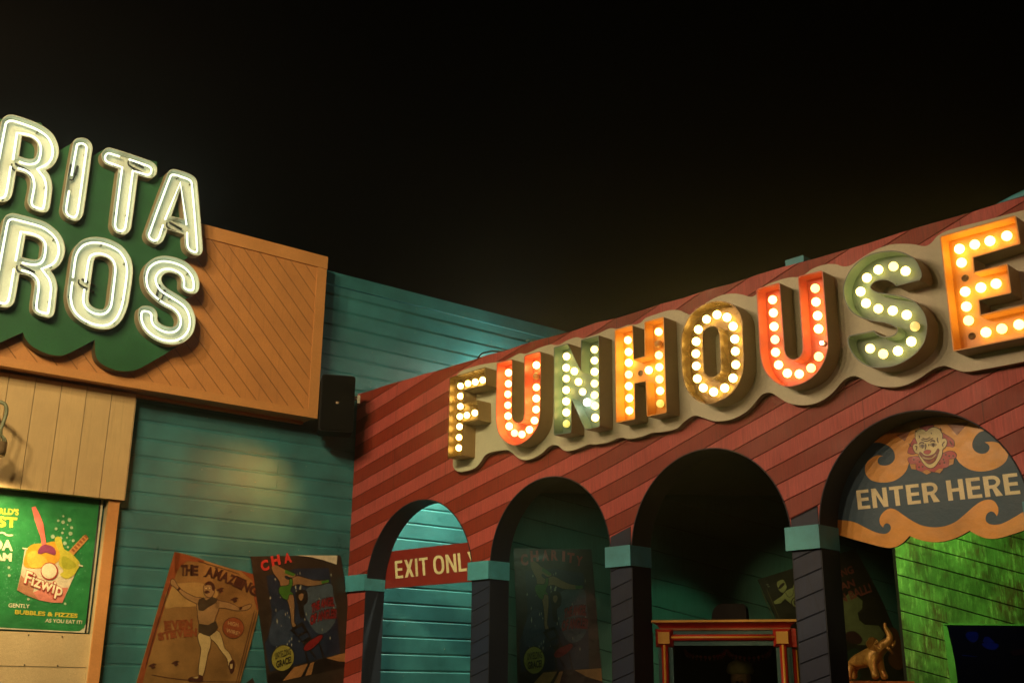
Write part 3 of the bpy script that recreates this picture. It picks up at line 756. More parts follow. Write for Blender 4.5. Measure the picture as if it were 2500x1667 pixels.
topl = z7([(2640,700),(2600,180),(2540,125),(2352,165),(2100,232),(1880,290),(1800,330),(1760,375),(1720,395),(1660,385),(1600,380),(1500,385),(1400,420),(1300,480),(1250,515),(1200,525),(1150,510),(1080,512),(1000,540),(960,570),(920,590),(850,595),(750,625),(680,660),(640,705),(610,718),(560,705),(500,697),(430,705),(350,740),(290,780),(260,805),(220,832),(190,820),(150,803),(80,805),(0,830)]) \
    + z6([(1880,250),(1850,280),(1810,300),(1740,305),(1700,320),(1650,335),(1600,330),(1500,375),(1420,400),(1380,412),(1330,402),(1250,430),(1200,460),(1160,465),(1120,460),(1040,485),(960,520),(920,535),(880,530),(820,560),(760,590),(700,600),(600,615),(500,640),(400,680),(360,740),(350,900)])
w = MB(); w.slab(B, onto(B, smooth(bot + topl, 3), PN1), (), PN0, PN1, 0, 1, True, True)
w.obj('backing_board', [M_['panelgrey'], paint('board_edge', (.20, .17, .10), .55, .15, 5)], fsn)
zF, zN, zO, zU, zS, zE = Z(1080, 840, .19133), Z(1340, 760, .20408), Z(1640, 700, .1913), Z(1820, 640, .20408), Z(2040, 600, .1977), Z(2260, 500, .2424)
CR_, CO, CG, CY = (.62, .12, .06), (.74, .34, .045), (.10, .175, .155), (.45, .26, .06)
LET = [
 ('F', zF, fillet([(92,425,8),(548,290,14),(560,522,6),(268,590,3),(268,750,3),(455,708,14),(460,965,6),(262,1008,3),(250,1418,6),(66,1457,12)]), None, 'gold', 9,
  [(232,533),(328,502),(420,482),(515,458),(230,663),(230,793),(223,922),(313,905),(415,876),(220,1050),(213,1188),(211,1322)]),
 ('U', zF, smooth([(693,240,1),(880,192,1),(893,210,1),(888,880,1),(905,960),(960,993),(1020,970),(1044,890,1),(1043,165,1),(1060,140,1),(1240,92,1),(1258,115,1),(1250,860,1),(1222,1030),(1130,1180),(1010,1268),(905,1290),(800,1240),(720,1140),(688,1010),(682,860,1)]), None, CR_, 7,
  [(845,365),(843,505),(836,638),(836,778),(838,915),(853,1046),(921,1134,'w'),(1015,1150),(1112,1090),(1176,972),(1196,832),(1198,692),(1200,550),(1197,407,'off'),(1200,268)]),
 ('N', zN, fillet([(58,430,8),(228,383,4),(383,706,2),(383,340,10),(598,285,6),(611,1378,18),(432,1416,14),(272,1060,2),(268,1450,16),(57,1484,16)]), None, CG, 5.5,
  [(212,538),(207,674),(306,716),(208,804),(354,842),(207,940),(404,961,'w'),(207,1075),(458,1087,'hot'),(209,1208),(210,1345,'dim'),(545,457),(546,587),(547,722),(547,863),(548,1000),(553,1129),(555,1270)]),
 ('H', zN, fillet([(786,220,22),(1003,160,22),(1020,572,3),(1147,535,3),(1140,125,22),(1375,60,22),(1410,1210,22),(1172,1262,20),(1155,835,3),(1025,862,3),(1033,1290,22),(800,1335,18)]), None, CO, 5,
  [(946,345),(955,485),(956,615),(956,755,'w'),(957,893),(963,1037),(963,1186),(1313,245),(1310,387,'off'),(1316,525),(1196,703),(1322,667),(1323,812),(1331,950),(1332,1102,'dim'),(1098,738,'hole')]),
 ('O', zO, smooth([(140,560),(230,370),(370,245),(540,183),(720,200),(830,280),(890,390),(905,560),(918,1000),(890,1150),(830,1270),(740,1380),(620,1450),(480,1492),(380,1478),(280,1420),(190,1310),(140,1150),(125,1000),(120,700)]),
  smooth([(398,640),(410,570),(470,517),(545,510),(590,550),(605,640),(620,1030),(600,1100),(540,1142),(480,1145),(430,1110),(413,1040)]), 'gold', 8,
  [(578,357),(705,390),(784,505),(805,667),(812,823),(817,993),(782,1165),(676,1290),(535,1340),(403,1288),(326,1171),(314,1010),(308,854),(312,698),(340,545),(445,415)]),
 ('U', zU, smooth([(128,340,1),(150,312,1),(395,245,1),(413,265,1),(470,1040,1),(490,1110),(550,1157),(620,1145),(670,1090),(682,1010,1),(628,190,1),(645,165,1),(905,100,1),(925,120,1),(990,920,1),(985,1040),(940,1190),(850,1330),(720,1430),(560,1485),(440,1480),(310,1400),(220,1280),(175,1120),(165,980,1)]), None, CR_, 4,
  [(325,450),(334,606),(342,770),(353,925,'w'),(360,1077),(396,1228),(501,1327),(644,1337),(785,1265),(876,1128),(912,965,'fil'),(874,797),(863,640),(844,476),(834,313)]),
 ('S', zS, smooth([(750,500,1),(1040,425,1),(1066,370),(1040,270),(985,175),(900,110),(800,72),(690,60),(540,75),(390,120),(260,210),(160,330),(100,480),(95,600),(130,720),(200,820),(290,880),(400,915),(500,935),(620,955),(700,985),(755,1030),(740,1080),(680,1112),(600,1118),(530,1095),(470,1045,1),(170,1105,1),(146,1150),(160,1240),(210,1340),(290,1425),(390,1483),(500,1505),(640,1500),(760,1470),(900,1400),(1020,1300),(1100,1180),(1130,1020),(1120,900),(1070,790),(980,690),(880,640),(760,605),(620,588),(500,565),(440,520),(455,475),(520,435),(610,425),(680,445)]), None, CG, 4.2,
  [(865,313),(715,256),(528,296),(387,396),(309,566),(376,709),(528,777),(706,801),(878,854),(981,996,'amber'),(935,1182),(771,1298),(588,1335),(427,1268)]),
 ('E', zE, fillet([(140,318,28),(908,103,28),(957,395,22),(479,535,3),(494,675,3),(825,590,24),(865,890,24),(537,963,3),(555,1107,3),(1045,992,24),(1090,1316,24),(275,1478,24)]), None, CO, 4.2,
  [(340,445),(494,401),(647,365),(817,314),(361,583),(398,875),(556,834),(709,795),(410,1025),(432,1165),(607,1284),(767,1248),(940,1206),(398,740,'hole'),(468,1322,'hole')]),
]
WARM = (1.0, .67, .17)
bulb_mats = {}
def bulb_mat(e, c=WARM):
    k = (e, c)
    if k not in bulb_mats: bulb_mats[k] = glow('lit_bulb', c, e, (.8, .75, .6))
    return bulb_mats[k]
socket = plain('socket_brown', (.09, .05, .02), .5)
offglass = paint('unlit_bulb_glass', (.62, .36, .12), .25, .1, 10, src='Object')
rn = random.Random(21)
for name, zz, outp, hole, colr, e, bulbs in LET:
    P = dedupe(onto(B, [tuple(p[:2]) for p in zz(outp)], RIMN), .003)
    H = dedupe(onto(B, [tuple(p[:2]) for p in zz(hole)], RIMN), .003) if hole else None
    if colr == 'gold':
        inn = paint('gold_letter', (.14, .085, .022), .26, .25, 12, src='Object', metal=.5, bump=.003)
    else: inn = paint('letter_paint', colr, .42, .08, 6, src='Object', bump=.0006)
    w = MB(); t = .007
    w.fill(B, P, [H] if H else [], PLATE, 0)
    w.wall(B, inset(P, t), PLATE, RIMN, 0, False, False); w.wall(B, P, PN1, RIMN, 1, False, True)
    w.fill(B, P, [inset(P, t)], RIMN, 0)
    if H:
        w.wall(B, inset(H, -t), PLATE, RIMN, 0, True, True); w.wall(B, H, PN1, RIMN, 1, True, False)
        w.fill(B, inset(H, -t), [H], RIMN, 0)
    lo = w.obj('channel_letter', [inn, M_['rim']], fsn)
    R_ = .0262 if name == 'F' else .0285
    for bq in bulbs:
        kind = bq[2] if len(bq) > 2 else ''
        n0 = PLATE + .030
        u, z = B.px(*zz([bq])[0][:2], n0)
        if kind == 'hole':
            u, z = B.px(*zz([bq])[0][:2], PLATE)
            w = MB(); w.lathe([(.021, .0005), (.021, .004), (.017, .005), (.016, .001), (.0, .001)], B.P(u, z, PLATE), B.n, 18)
            w.obj('empty_socket', socket, lo); continue
        c = B.P(u, z, n0)
        w = MB(); w.lathe([(.017, .0), (.017, .010), (.013, .012)], B.P(u, z, PLATE), B.n, 14, 1)
        s = e * 1.7 * rn.choice([.55, .75, .9, 1, 1.15, 1.35])
        if kind == 'fil':
            w.ball(c, .012, 12, 0); mt = bulb_mat(40, (1, .80, .45))
        else:
            w.ball(c, R_, 18, 0, (1, 1, 1))
            mt = {'off': offglass, 'dim': bulb_mat(1.0, (.98, .80, .13)), 'amber': bulb_mat(.95, (1, .62, .14)), 'hot': bulb_mat(14, (1, .92, .66)), 'w': bulb_mat(2.2, (1, .86, .36))}.get(kind) or bulb_mat(round(s, 1))
        w.obj('bulb', [mt, socket], lo)
w = MB(); w.tube([B.P(1.62, 4.30, -.12), B.P(1.72, 4.352, -.02), B.P(1.80, 4.368, .004), B.P(1.92, 4.362, .006), B.P(2.02, 4.34, -.02), B.P(2.1, 4.3, -.1)], .008, 6)
tag(w.obj('cable', M_['wire']), 'thin dark cable looping over the top edge of red funhouse', 'cable')

# ------------------------------------------------------------------ EXIT ONLY
ze = Z(930, 1210, .1531); EN = -TH - .012
ex = thing('exit_sign', 'red EXIT ONLY board across the left arch of funhouse', 'sign', B.P(1, 2.5, EN))
tl, tr, br_, bl = (B.px(x, y, EN) for x, y in ((925, 1348.5), (1185, 1318.5), (1185, 1416), (925, 1437.3)))
w = MB(); w.slab(B, [bl, br_, tr, tl], (), EN-.02, EN, 0, 0); w.obj('board', M_['signred'], ex)
dc = Deco(B, EN)
dc.block('EXIT ONLY', *ze([(235, 1318), (1562, 1174), (220, 1040)]), M_['creamink'], 1, .17); dc.obj('lettering', ex)

# ------------------------------------------------------------------ ENTER HERE
zh = Z(2000, 1000, .22957); HN = -TH - .015
en = thing('entrance_sign', 'arched navy ENTER HERE sign with clown head and orange scrolls', 'sign', B.P(5.57, 2.8, HN))
lowe = [(60,1290),(165,1318),(225,1335),(450,1400),(600,1440),(720,1465),(800,1460),(880,1420),(930,1375),(960,1340,1),(1050,1375),(1150,1400),(1270,1405),(1380,1385),(1500,1340),(1600,1285,1),(1680,1330),(1780,1365),(1900,1365),(2030,1330),(2178,1280),(2330,1225)]
lw = onto(B, smooth(zh(lowe), 5, False), HN)
body = lw + arc(5.5734, 2.60, .74, -4, 184, 50)
SNAVY = paint('sign_navy', (.036, .11, .165), .5, .12, 6); SOR = print_ink('sign_orange', (.90, .45, .075), .06)
w = MB(); w.slab(B, body, (), HN-.02, HN, 0, 0); w.obj('board', SNAVY, en)
dc = Deco(B, HN)
up = [(60,1165,1),(165,1170),(250,1172),(380,1195),(500,1255),(600,1300),(690,1318),(740,1300),(763,1255),(745,1215),(715,1205),(690,1225),(680,1250,1),(650,1215),(642,1160),(665,1110),(710,1065),(760,1048),(820,1065),(900,1120),(1000,1185),(1100,1230),(1220,1248),(1340,1235),(1450,1190),(1550,1110),(1640,1030),(1720,975),(1800,953),(1860,970),(1900,1030),(1905,1090),(1890,1130,1),(1860,1090),(1830,1080),(1790,1100),(1770,1150),(1785,1195),(1840,1220),(1940,1210),(2060,1150),(2178,1080),(2330,1000,1)]
dc.poly(zh(smooth(up, 5, False)) + [(p[0], p[1]) for p in smooth(zh(lowe), 5, False)][::-1], SOR, 1)
sc = [(540,352,1),(640,350),(720,375),(780,420),(805,480),(795,540),(750,580),(690,593),(640,580),(622,545),(640,505),(680,490,1),(620,485),(560,510),(500,570),(488,640),(505,700),(560,750),(660,773),(780,760),(870,710),(930,640),(958,560),(1000,500,1),(1440,440,1),(1450,490),(1490,560),(1580,625),(1700,655),(1830,640),(1940,590),(2000,520),(2003,440),(1940,370),(1850,338),(1760,345,1),(1800,370),(1812,410),(1780,455),(1720,467),(1660,440),(1630,390),(1640,320),(1690,250),(1768,215,1),(1640,95,1),(1300,40,1),(900,110,1),(640,250,1)]
dc.poly(zh(smooth(sc, 5)), SOR, 1)
BRN = ink('pennant', (.34, .13, .05))
for T_ in ([(820,268),(968,225),(912,336)], [(1360,150),(1600,128),(1466,272)]): dc.poly(zh(T_), BRN, 2)
dc.block('ENTER HERE', *zh([(415, 1060), (2142, 893), (393, 858)]), M_['creamink'], 2, .195)
zc = Z(2150, 1000, .10841)
SKIN, OUTL, CLR, CYE = ink('clownskin', (.78, .74, .36)), ink('outline', (.045, .03, .015)), ink('clownred', (.48, .075, .085)), ink('clownyellow', (.62, .30, .05))
dc.poly(zc([(885,390),(1000,345),(1180,330),(1192,395),(1030,485),(900,445)]), CLR, 3, 0, OUTL, .003)
dc.poly(zc([(785,640),(720,700),(660,820),(615,960),(660,985),(720,1000),(800,970),(850,880),(830,760)]), CLR, 3, 4, OUTL, .003)
dc.poly(zc([(1400,530),(1460,560),(1560,620),(1640,690),(1660,760),(1640,830),(1560,822),(1480,810),(1440,720),(1400,640)]), CLR, 3, 4, OUTL, .003)
dc.poly(zc([(620,1100),(700,1060),(860,1060),(1000,1200),(1120,1260),(1300,1130),(1390,1010),(1480,950),(1600,930),(1700,990),(1690,1080),(1560,1110),(1540,1260),(1400,1320),(1250,1400),(1100,1380),(940,1390),(800,1340),(700,1250),(640,1180)]), CLR, 3, 4, OUTL, .003)
for q in ([(660,1225),(790,1225),(800,1345),(700,1330)], [(930,1395),(1050,1345),(1145,1410),(1040,1455)], [(1220,1400),(1320,1320),(1415,1335),(1340,1425)], [(1550,1115),(1660,1105),(1640,1220),(1545,1255)]): dc.poly(zc(q), CYE, 4, 0, OUTL, .002)
for x, y in ((750,1120),(880,1170),(870,1290),(950,1280),(1420,1120),(1440,1190),(1340,1215),(1550,1040),(1640,1040),(1470,1010)): dc.poly(zc(circ(x, y, 20, n=10)), OUTL, 4)
dc.poly(zc([(790,560),(800,500),(850,455),(930,440),(990,465),(1030,492),(1100,440),(1190,400),(1290,420),(1360,490),(1395,580),(1398,655),(1445,650),(1490,690),(1492,770),(1450,850),(1402,890),(1392,960),(1370,1060),(1310,1160),(1240,1260),(1160,1310),(1080,1300),(1000,1240),(920,1130),(870,1030),(852,985),(800,970),(752,900),(735,830),(770,775),(835,770),(800,670)]), SKIN, 5, 4, OUTL, .004)
dc.poly(zc([(880,962),(1000,1030),(1130,1030),(1230,980),(1312,882),(1292,1020),(1230,1150),(1130,1220),(1050,1200),(960,1100)]), ink('mouth', (.20, .035, .02)), 6, 4, OUTL, .002)
dc.poly(zc([(950,1060),(1050,1088),(1160,1080),(1255,1000),(1232,1052),(1160,1104),(1050,1114),(970,1092)]), ink('teeth', (.58, .50, .24)), 7, 3)
dc.poly(zc([(1000,1150),(1100,1170),(1220,1110),(1160,1190),(1080,1205)]), ink('lip', (.36, .10, .05)), 7, 3)
dc.poly(zc([(978,950),(1020,915),(1080,908),(1136,925),(1125,970),(1070,1002),(1000,990)]), CLR, 6, 4, OUTL, .002)
for x, y in ((950,818),(1195,788)):
    dc.poly(zc(circ(x, y, 75, 45, 16)), ink('eyeshade', (.34, .33, .20)), 6); dc.poly(zc(circ(x, y, 32, 36, 14)), OUTL, 7); dc.poly(zc([(x-20, y+25), (x+20, y+25), (x, y+68)]), OUTL, 7)
dc.poly(zc([(865,782),(900,730),(960,722),(992,762),(940,752),(900,765)]), OUTL, 6, 3); dc.poly(zc([(1120,740),(1150,688),(1220,688),(1238,732),(1180,712),(1150,720)]), OUTL, 6, 3)
for s_ in ([(950,640),(1030,665),(1130,620)], [(920,670),(1040,708),(1190,640)], [(1290,630),(1285,690),(1310,745)], [(870,580),(885,610),(875,640)], [(780,830),(820,825),(810,910)], [(1450,720),(1400,780),(1415,830)], [(1020,770),(1030,830),(1005,900)], [(1100,770),(1085,820)], [(1150,515),(1155,550)], [(790,470),(830,500)], [(1350,410),(1365,470)], [(640,760),(700,830)], [(1560,700),(1620,800)]):
    dc.stroke(zc(s_), .006, OUTL, 7)
dc.obj('painted_artwork', en)

# ------------------------------------------------------------------ EVEN STEVEN poster on the teal wall
zp = Z(320, 1330, .21498); WN = .012
p1 = thing('circus_poster', 'tan Even Steven tightrope poster tilted on teal siding', 'poster', A.P(*A.px(450, 1500, WN), WN))
dc = Deco(A, WN)
TAN = paint('aged_tan_paper', (.25, .138, .042), .4, .55, 3.2, bump=.0005); RUST = ink('rust', (.22, .06, .018)); BRK = ink('brownblack', (.055, .018, .010))
sheet = [(495,75,1),(660,112),(900,195),(1150,270),(1400,330,1),(1425,560),(1448,720),(1400,960),(1235,1568,1),(1165,1850,1),(-25,1850,1),(60,1568,1)]
w = MB(); w.slab(A, onto(A, smooth(zp(sheet), 5), WN), (), .003, WN, 0, 0); w.obj('paper_sheet', TAN, p1)
dc.poly(zp([(495,78),(560,96),(545,230),(480,420),(400,640),(300,960),(190,1330),(130,1568),(40,1850),(-22,1850),(62,1568)]), RUST, 1)
dc.poly(zp([(495,78),(760,150),(830,175),(820,200),(640,180),(560,240),(500,330)]), RUST, 1)
dc.poly(zp([(1230,285),(1398,332),(1424,560),(1448,722),(1430,740),(1395,600),(1380,400),(1290,330)]), RUST, 1)
for s_ in ([(440,450),(380,640),(250,1060),(160,1400)], [(1425,760),(1360,1000),(1215,1568)], [(1400,740),(1335,1000),(1190,1568)]): dc.stroke(zp(s_), .007, BRK, 2)
for s_ in ([(760,180),(900,225),(1100,285),(1230,330)], [(230,1470),(420,1505),(640,1530),(830,1545),(1240,1552)]): dc.stroke(zp(s_), .006, BRK, 2)
dc.poly(zp([(440,470),(600,430),(780,430),(960,500),(980,580),(860,640),(740,690),(520,700),(380,700)]), ink('tanlight', (.34, .215, .07)), 1, 5)
def arch_text(dc, zz, txt, path, h, m, L, bold=.04, lean=0):
    """letters set one by one along a curve"""
    P = smooth(zz(path), 12, False); n = len(txt)
    for i, ch in enumerate(txt):
        if ch == ' ': continue
        t0, t1 = i/n, (i+.86)/n
        a = P[int(t0*(len(P)-1))]; b = P[min(len(P)-1, int(t1*(len(P)-1))+1)]
        d = Vector((b[0]-a[0], b[1]-a[1])); k = h/ max(1e-6, d.length); nv = Vector((d.y, -d.x))*k
        dc.text(ch, (a[0], a[1]), (b[0], b[1]), (a[0]+nv.x+lean, a[1]+nv.y), m, L, bold)
        A_, X_, Y_ = Vector(a[:2]), d, nv
        for tb, xs in zip((0, 1), {'T': ([.5], []), 'H': ([.08, .92], [.08, .92]), 'E': ([.1], [.1]), 'A': ([.04, .96], []), 'M': ([.06, .94], [.06, .94]), 'I': ([.5], [.5]), 'N': ([.08], [.08, .92]), 'V': ([], [.04, .96])}.get(ch, ([], []))):
            for x in xs:
                hw = .62 if ch == 'I' else .19
                q = [A_ + X_*(x-hw) + Y_*(tb-.05), A_ + X_*(x+hw) + Y_*(tb-.05), A_ + X_*(x+hw) + Y_*(tb+.05), A_ + X_*(x-hw) + Y_*(tb+.05)]
                dc.poly([tuple(v) for v in q], m, L)
arch_text(dc, zp, 'THE AMAZING', [(560,340),(700,345),(880,360),(1060,420),(1220,490),(1420,590)], 25, BRK, 3, .05)
arch_text(dc, zp, 'EVEN', [(380,965),(700,945)], 22, RUST, 3, .07); arch_text(dc, zp, 'STEVEN', [(310,1085),(520,1050),(750,1035)], 19, RUST, 3, .07)
dc.poly(zp(circ(1160, 940, 118, 116, 30)), RUST, 2, 0, BRK, .005)
dc.text('HIGH', *zp([(1098,905),(1215,928),(1102,858)]), ink('papertext', (.5, .36, .16)), 3, .0); dc.text('WIRE!', *zp([(1078,985),(1225,1025),(1085,940)]), ink('papertext', (.5, .36, .16)), 3, .0)
FL, TIGHT, FUR = ink('flesh', (.30, .185, .075)), ink('tights', (.46, .36, .16)), ink('leopard', (.05, .035, .018))
dc.poly(zp([(470,385),(520,450),(560,500),(640,550),(730,590),(800,600),(830,640),(760,665),(700,640),(610,590),(540,520),(490,470),(450,440)]), FL, 3, 3, BRK, .005)
dc.poly(zp([(960,640),(1040,640),(1150,670),(1230,710),(1290,690),(1350,670),(1365,685),(1330,725),(1260,740),(1180,738),(1080,715),(1000,710),(960,720)]), FL, 3, 3, BRK, .005)
dc.poly(zp([(755,640),(850,600),(985,620),(995,710),(965,800),(940,880),(950,930),(880,950),(790,920),(765,860),(755,760)]), FL, 3, 3, BRK, .005)
dc.poly(zp([(825,470),(860,425),(920,430),(945,480),(935,550),(900,590),(850,575),(828,540)]), FL, 4, 4, BRK, .005)
dc.poly(zp([(835,460),(870,412),(925,425),(945,480),(930,520),(905,460),(860,450)]), BRK, 5, 4); dc.poly(zp([(832,520),(870,515),(892,535),(860,548),(838,545)]), BRK, 5, 3)
for x in (850, 890): dc.poly(zp(circ(x, 490, 13, 11, 10)), ink('papertext', (.5, .36, .16)), 5, 0, BRK, .003)
dc.poly(zp([(770,615),(820,590),(850,625),(920,585),(985,620),(950,660),(880,700),(820,745),(765,740),(755,670)]), FUR, 5, 0)
dc.poly(zp([(765,890),(870,905),(960,860),(985,930),(960,980),(890,1035),(810,1010),(760,980)]), FUR, 5, 0)
dc.poly(zp([(770,1000),(890,1035),(895,1150),(870,1230),(850,1330),(810,1480),(770,1480),(775,1330),(795,1180),(770,1100)]), TIGHT, 4, 3, BRK, .005)
dc.poly(zp([(895,1030),(975,970),(1030,1060),(1060,1170),(1110,1220),(1150,1320),(1150,1400),(1115,1400),(1090,1290),(1030,1210),(960,1110)]), TIGHT, 4, 3, BRK, .005)
dc.poly(zp([(640,1535),(690,1490),(760,1510),(770,1470),(810,1490),(800,1545),(720,1550)]), BRK, 6, 3); dc.poly(zp([(1110,1340),(1160,1300),(1170,1390),(1140,1460),(1115,1420)]), BRK, 5, 3)
dc.poly(zp([(690,1505),(760,1490),(750,1512)]), TIGHT, 7); dc.poly(zp([(1120,1350),(1152,1345),(1148,1400),(1125,1400)]), TIGHT, 7)
for x, y in ((240,1370),(500,1340),(1010,510),(1170,620)):
    dc.poly(zp([(x-50,y+5),(x-10,y-22),(x+15,y-30),(x+50,y-20),(x+20,y-8),(x+35,y+15),(x-5,y+35),(x-15,y+8)]), BRK, 4)
for x, y in ((540,495),(1240,715)): dc.poly(zp([(x-22,y+8),(x+8,y-22),(x+24,y-4),(x-4,y+24)]), BRK, 5)
dc.obj('printed_artwork', p1)

# ------------------------------------------------------------------ CHARITY posters (same print twice)
def charity(root, pl, n0, amap, sheet, fold):
    q = lambda p: amap(p)
    w = MB(); w.slab(pl, [q(p) for p in sheet], (), n0-.008, n0, 0, 0); w.obj('paper_sheet', ink('nightbrown', (.030, .022, .014)), root)
    dc = Deco(pl, n0, q)
    NB, NBL = paint('night_blue_print', (.016, .026, .050), .4, .4, 4, bump=0), ink('nightlight', (.055, .085, .11))
    dc.poly([(265,400),(560,370),(880,420),(900,680),(925,900),(925,1410),(230,1440),(205,1130),(275,1000),(290,800)], NB, 1)
    dc.poly([(640,620),(880,600),(905,720),(915,1000),(760,1150),(640,1000),(600,800)], NBL, 2, 5); dc.poly([(290,900),(400,800),(470,1000),(440,1180),(260,1150)], ink('nightmid', (.03, .05, .085)), 2, 5)
    rn = random.Random(4); STAR = ink('star', (.34, .36, .27))
    for _ in range(46):
        x, y = rn.uniform(280, 900), rn.uniform(400, 1250); s_ = rn.choice([5, 7, 9, 14]); dc.poly([(x, y-s_*2.4), (x+s_*.5, y), (x, y+s_*2.4), (x-s_*.5, y)], STAR, 3)
    RT_ = ink('charityred', (.42, .040, .032)); RD2 = ink('deepred', (.19, .012, .012)); FL2 = ink('charityflesh', (.22, .135, .06)); GRN = ink('leotard', (.045, .15, .018)); BK = ink('charblack', (.012, .009, .006))
    t = 'CHARITY'; xs = [(225,300),(325,410),(445,520),(540,612),(655,685),(705,780),(795,865)]; yb = [340,300,292,288,298,312,345]; 
    for i, ch in enumerate(t):
        if fold and i > 2: break
        a, b = xs[i]; s_ = (i-3)*9
        dc.text(ch, (a, yb[i]-s_*.25), (b, yb[i]+s_*.25), (a+s_*.5, yb[i]-112), RT_, 5, .05)
    dc.poly([(325,290),(370,300),(430,350),(500,400),(545,440),(500,460),(440,430),(470,480),(560,455),(650,500),(740,540),(860,560),(870,580),(760,592),(660,585),(560,545),(490,560),(400,545),(385,480),(335,380)], FL2, 4, 3, BK, .006)
    dc.poly([(385,545),(470,540),(495,470),(505,540),(480,610),(505,650),(470,640),(440,700),(375,610)], GRN, 5, 3, BK, .005)
    dc.poly([(440,650),(490,635),(510,690),(505,830),(495,960),(510,1000),(475,1005),(468,860),(455,740)], FL2, 4, 3, BK, .006)
    dc.poly([(790,555),(870,552),(872,578),(800,590)], GRN, 5); dc.poly([(450,360),(545,430),(520,450),(440,400)], GRN, 5)
    dc.poly([(530,640),(580,610),(640,640),(640,760),(600,800),(600,930),(560,920),(545,780)], BK, 4, 3); dc.poly([(560,670),(600,660),(600,710),(575,735)], FL2, 5, 3)
    for r_, tx in (([(668,905),(905,870),(678,800)], 'THE ANGEL'), ([(645,1035),(915,1010),(655,925)], 'OF ANGLES!')):
        dc.text(tx, *r_, BK, 4, .10, .02); dc.text(tx, *r_, RD2, 5, .05, .02)
    dc.poly([(450,1040),(570,975),(590,1000),(640,1140),(660,1190),(580,1240),(520,1130)], BK, 4, 0); dc.poly([(490,1045),(565,1015),(590,1080),(520,1110)], NB, 5); dc.poly([(530,1130),(610,1100),(630,1150),(560,1185)], NB, 5)
    dc.poly([(570,1285),(600,1220),(700,1170),(758,1160),(740,1210),(640,1290)], RD2, 5, 3, BK, .006)
    for s_ in ([(580,1290),(605,1480)], [(720,1230),(760,1440)], [(620,1290),(680,1400)]): dc.stroke(s_, .016, BK, 4)
    OR = ink('stage', (.30, .15, .05)); dc.poly([(210,1470),(430,1450),(700,1430),(1052,1405),(1062,1570),(205,1570)], BK, 3); 
    dc.poly([(345,1568),(460,1450),(600,1440),(520,1568)], OR, 4); dc.poly([(620,1442),(660,1438),(620,1568),(560,1568)], OR, 4); dc.poly([(780,1425),(1052,1405),(1060,1540),(900,1490)], OR, 4)
    dc.poly(circ(362, 1325, 106, 136, 28), ink('badge', (.25, .24, .045)), 4, 0, BK, .006)
    dc.text('UNYIELDING', (290,1325), (442,1305), (290,1250), BK, 5, .02); dc.text('GRACE!', (295,1420), (440,1395), (295,1345), BK, 5, .04)
    if fold: dc.poly(fold, ink('cream', (.62, .58, .42)), 6)
    dc.obj('printed_artwork', root)
src = [(145,160),(362,1325),(265,285),(490,1000),(660,1225),(850,570),(1050,1410)]
zq8, zq7 = Z(1220, 1300, .2341), Z(600, 1340, .2085)
DN = .012
right = [D.px(*p, DN) for p in zq8(src)]
p2 = thing('circus_poster', 'dark Charity acrobat poster hanging straight inside second arch from the left', 'poster', D.P(.4, 2.2, DN), 'charity acrobat posters')
charity(p2, D, DN, affine(src, right), [(195,1700),(1075,1700),(1052,1405),(1025,1000),(968,165),(143,158),(170,800)], None)
left = [A.px(*p, WN+.004) for p in zq7([(62,88),(435,1265),(230,195),(575,885),(785,1110),(960,370),(1232,1195)])]
p3 = thing('circus_poster', 'dark Charity acrobat poster with peeling top corner on teal siding', 'poster', A.P(*A.px(720, 1500, WN), WN), 'charity acrobat posters')
am = affine(src, left)
inv = affine(left, src)
fold = [inv(A.px(*p, WN+.004)) for p in zq7([(590,72),(1072,73),(1062,178),(900,125),(760,92)])]
shl = [inv(A.px(*p, WN+.004)) for p in zq7([(270,1720),(1140,1560),(1255,1440),(1230,1195),(1190,600),(1150,320),(1108,70),(58,84),(140,640),(215,1180)])]
charity(p3, A, WN+.004, am, shl, fold)
# corner of one more poster at the bottom edge
p4 = thing('circus_poster', 'dark brown poster whose upper corner shows between two other posters', 'poster', A.P(*A.px(615, 1680, WN), WN))
w = MB(); w.slab(A, onto(A, [(604,1664),(617,1653.5),(622,1667),(640,1740),(590,1760),(560,1690)], WN+.002), (), .003, WN+.002); w.obj('paper_sheet', ink('nightbrown', (.030, .022, .014)), p4)

# ------------------------------------------------------------------ cannon ball poster in the porch
CN = .02
pc = thing('circus_poster', 'tilted brown human cannonball poster half hidden by the third blue pillar', 'poster', D.P(2.9, 2.2, CN))
zb, zg = Z(2020, 1360, .19573), Z(1840, 1380, .09569)
shp = [(1850,1414),(2088,1338),(2121,1400),(2150,1458),(2185,1540),(2222,1655),(2240,1700),(1960,1700),(1900,1520)]
w = MB(); w.slab(D, onto(D, shp, CN), (), CN-.01, CN); w.obj('paper_sheet', ink('cannonbrown', (.045, .030, .012)), pc)
dc = Deco(D, CN)
PAL, TX = ink('cannonpale', (.27, .25, .10)), ink('cannonred', (.36, .075, .045))
dc.poly(zb([(120,600),(290,420),(440,540),(430,640),(375,690),(395,780),(470,840),(640,850),(720,960),(620,1100),(380,1090),(120,880)]), PAL, 1)
dc.poly(zb([(230,950),(330,920),(430,1010),(400,1080),(250,1040)]), ink('cannonmaroon', (.10, .03, .02)), 2, 4); dc.poly(zb([(720,920),(840,880),(900,1000),(990,1250),(900,1400),(760,1300),(800,1080)]), ink('cannonrust', (.20, .06, .015)), 2, 4)
dc.poly(zb([(200,1200),(400,1150),(330,1300),(420,1480),(260,1560),(180,1400)]), ink('cannondark', (.05, .07, .035)), 2, 4)
dc.text('AMAZING', *zb([(-150,355),(335,190),(-180,265)]), TX, 3, .03); dc.text('HUMAN', *zb([(-80,510),(350,355),(-110,415)]), TX, 3, .03); dc.text('CANNON BALL!', *zb([(-250,745),(560,425),(-290,635)]), TX, 3, .03)
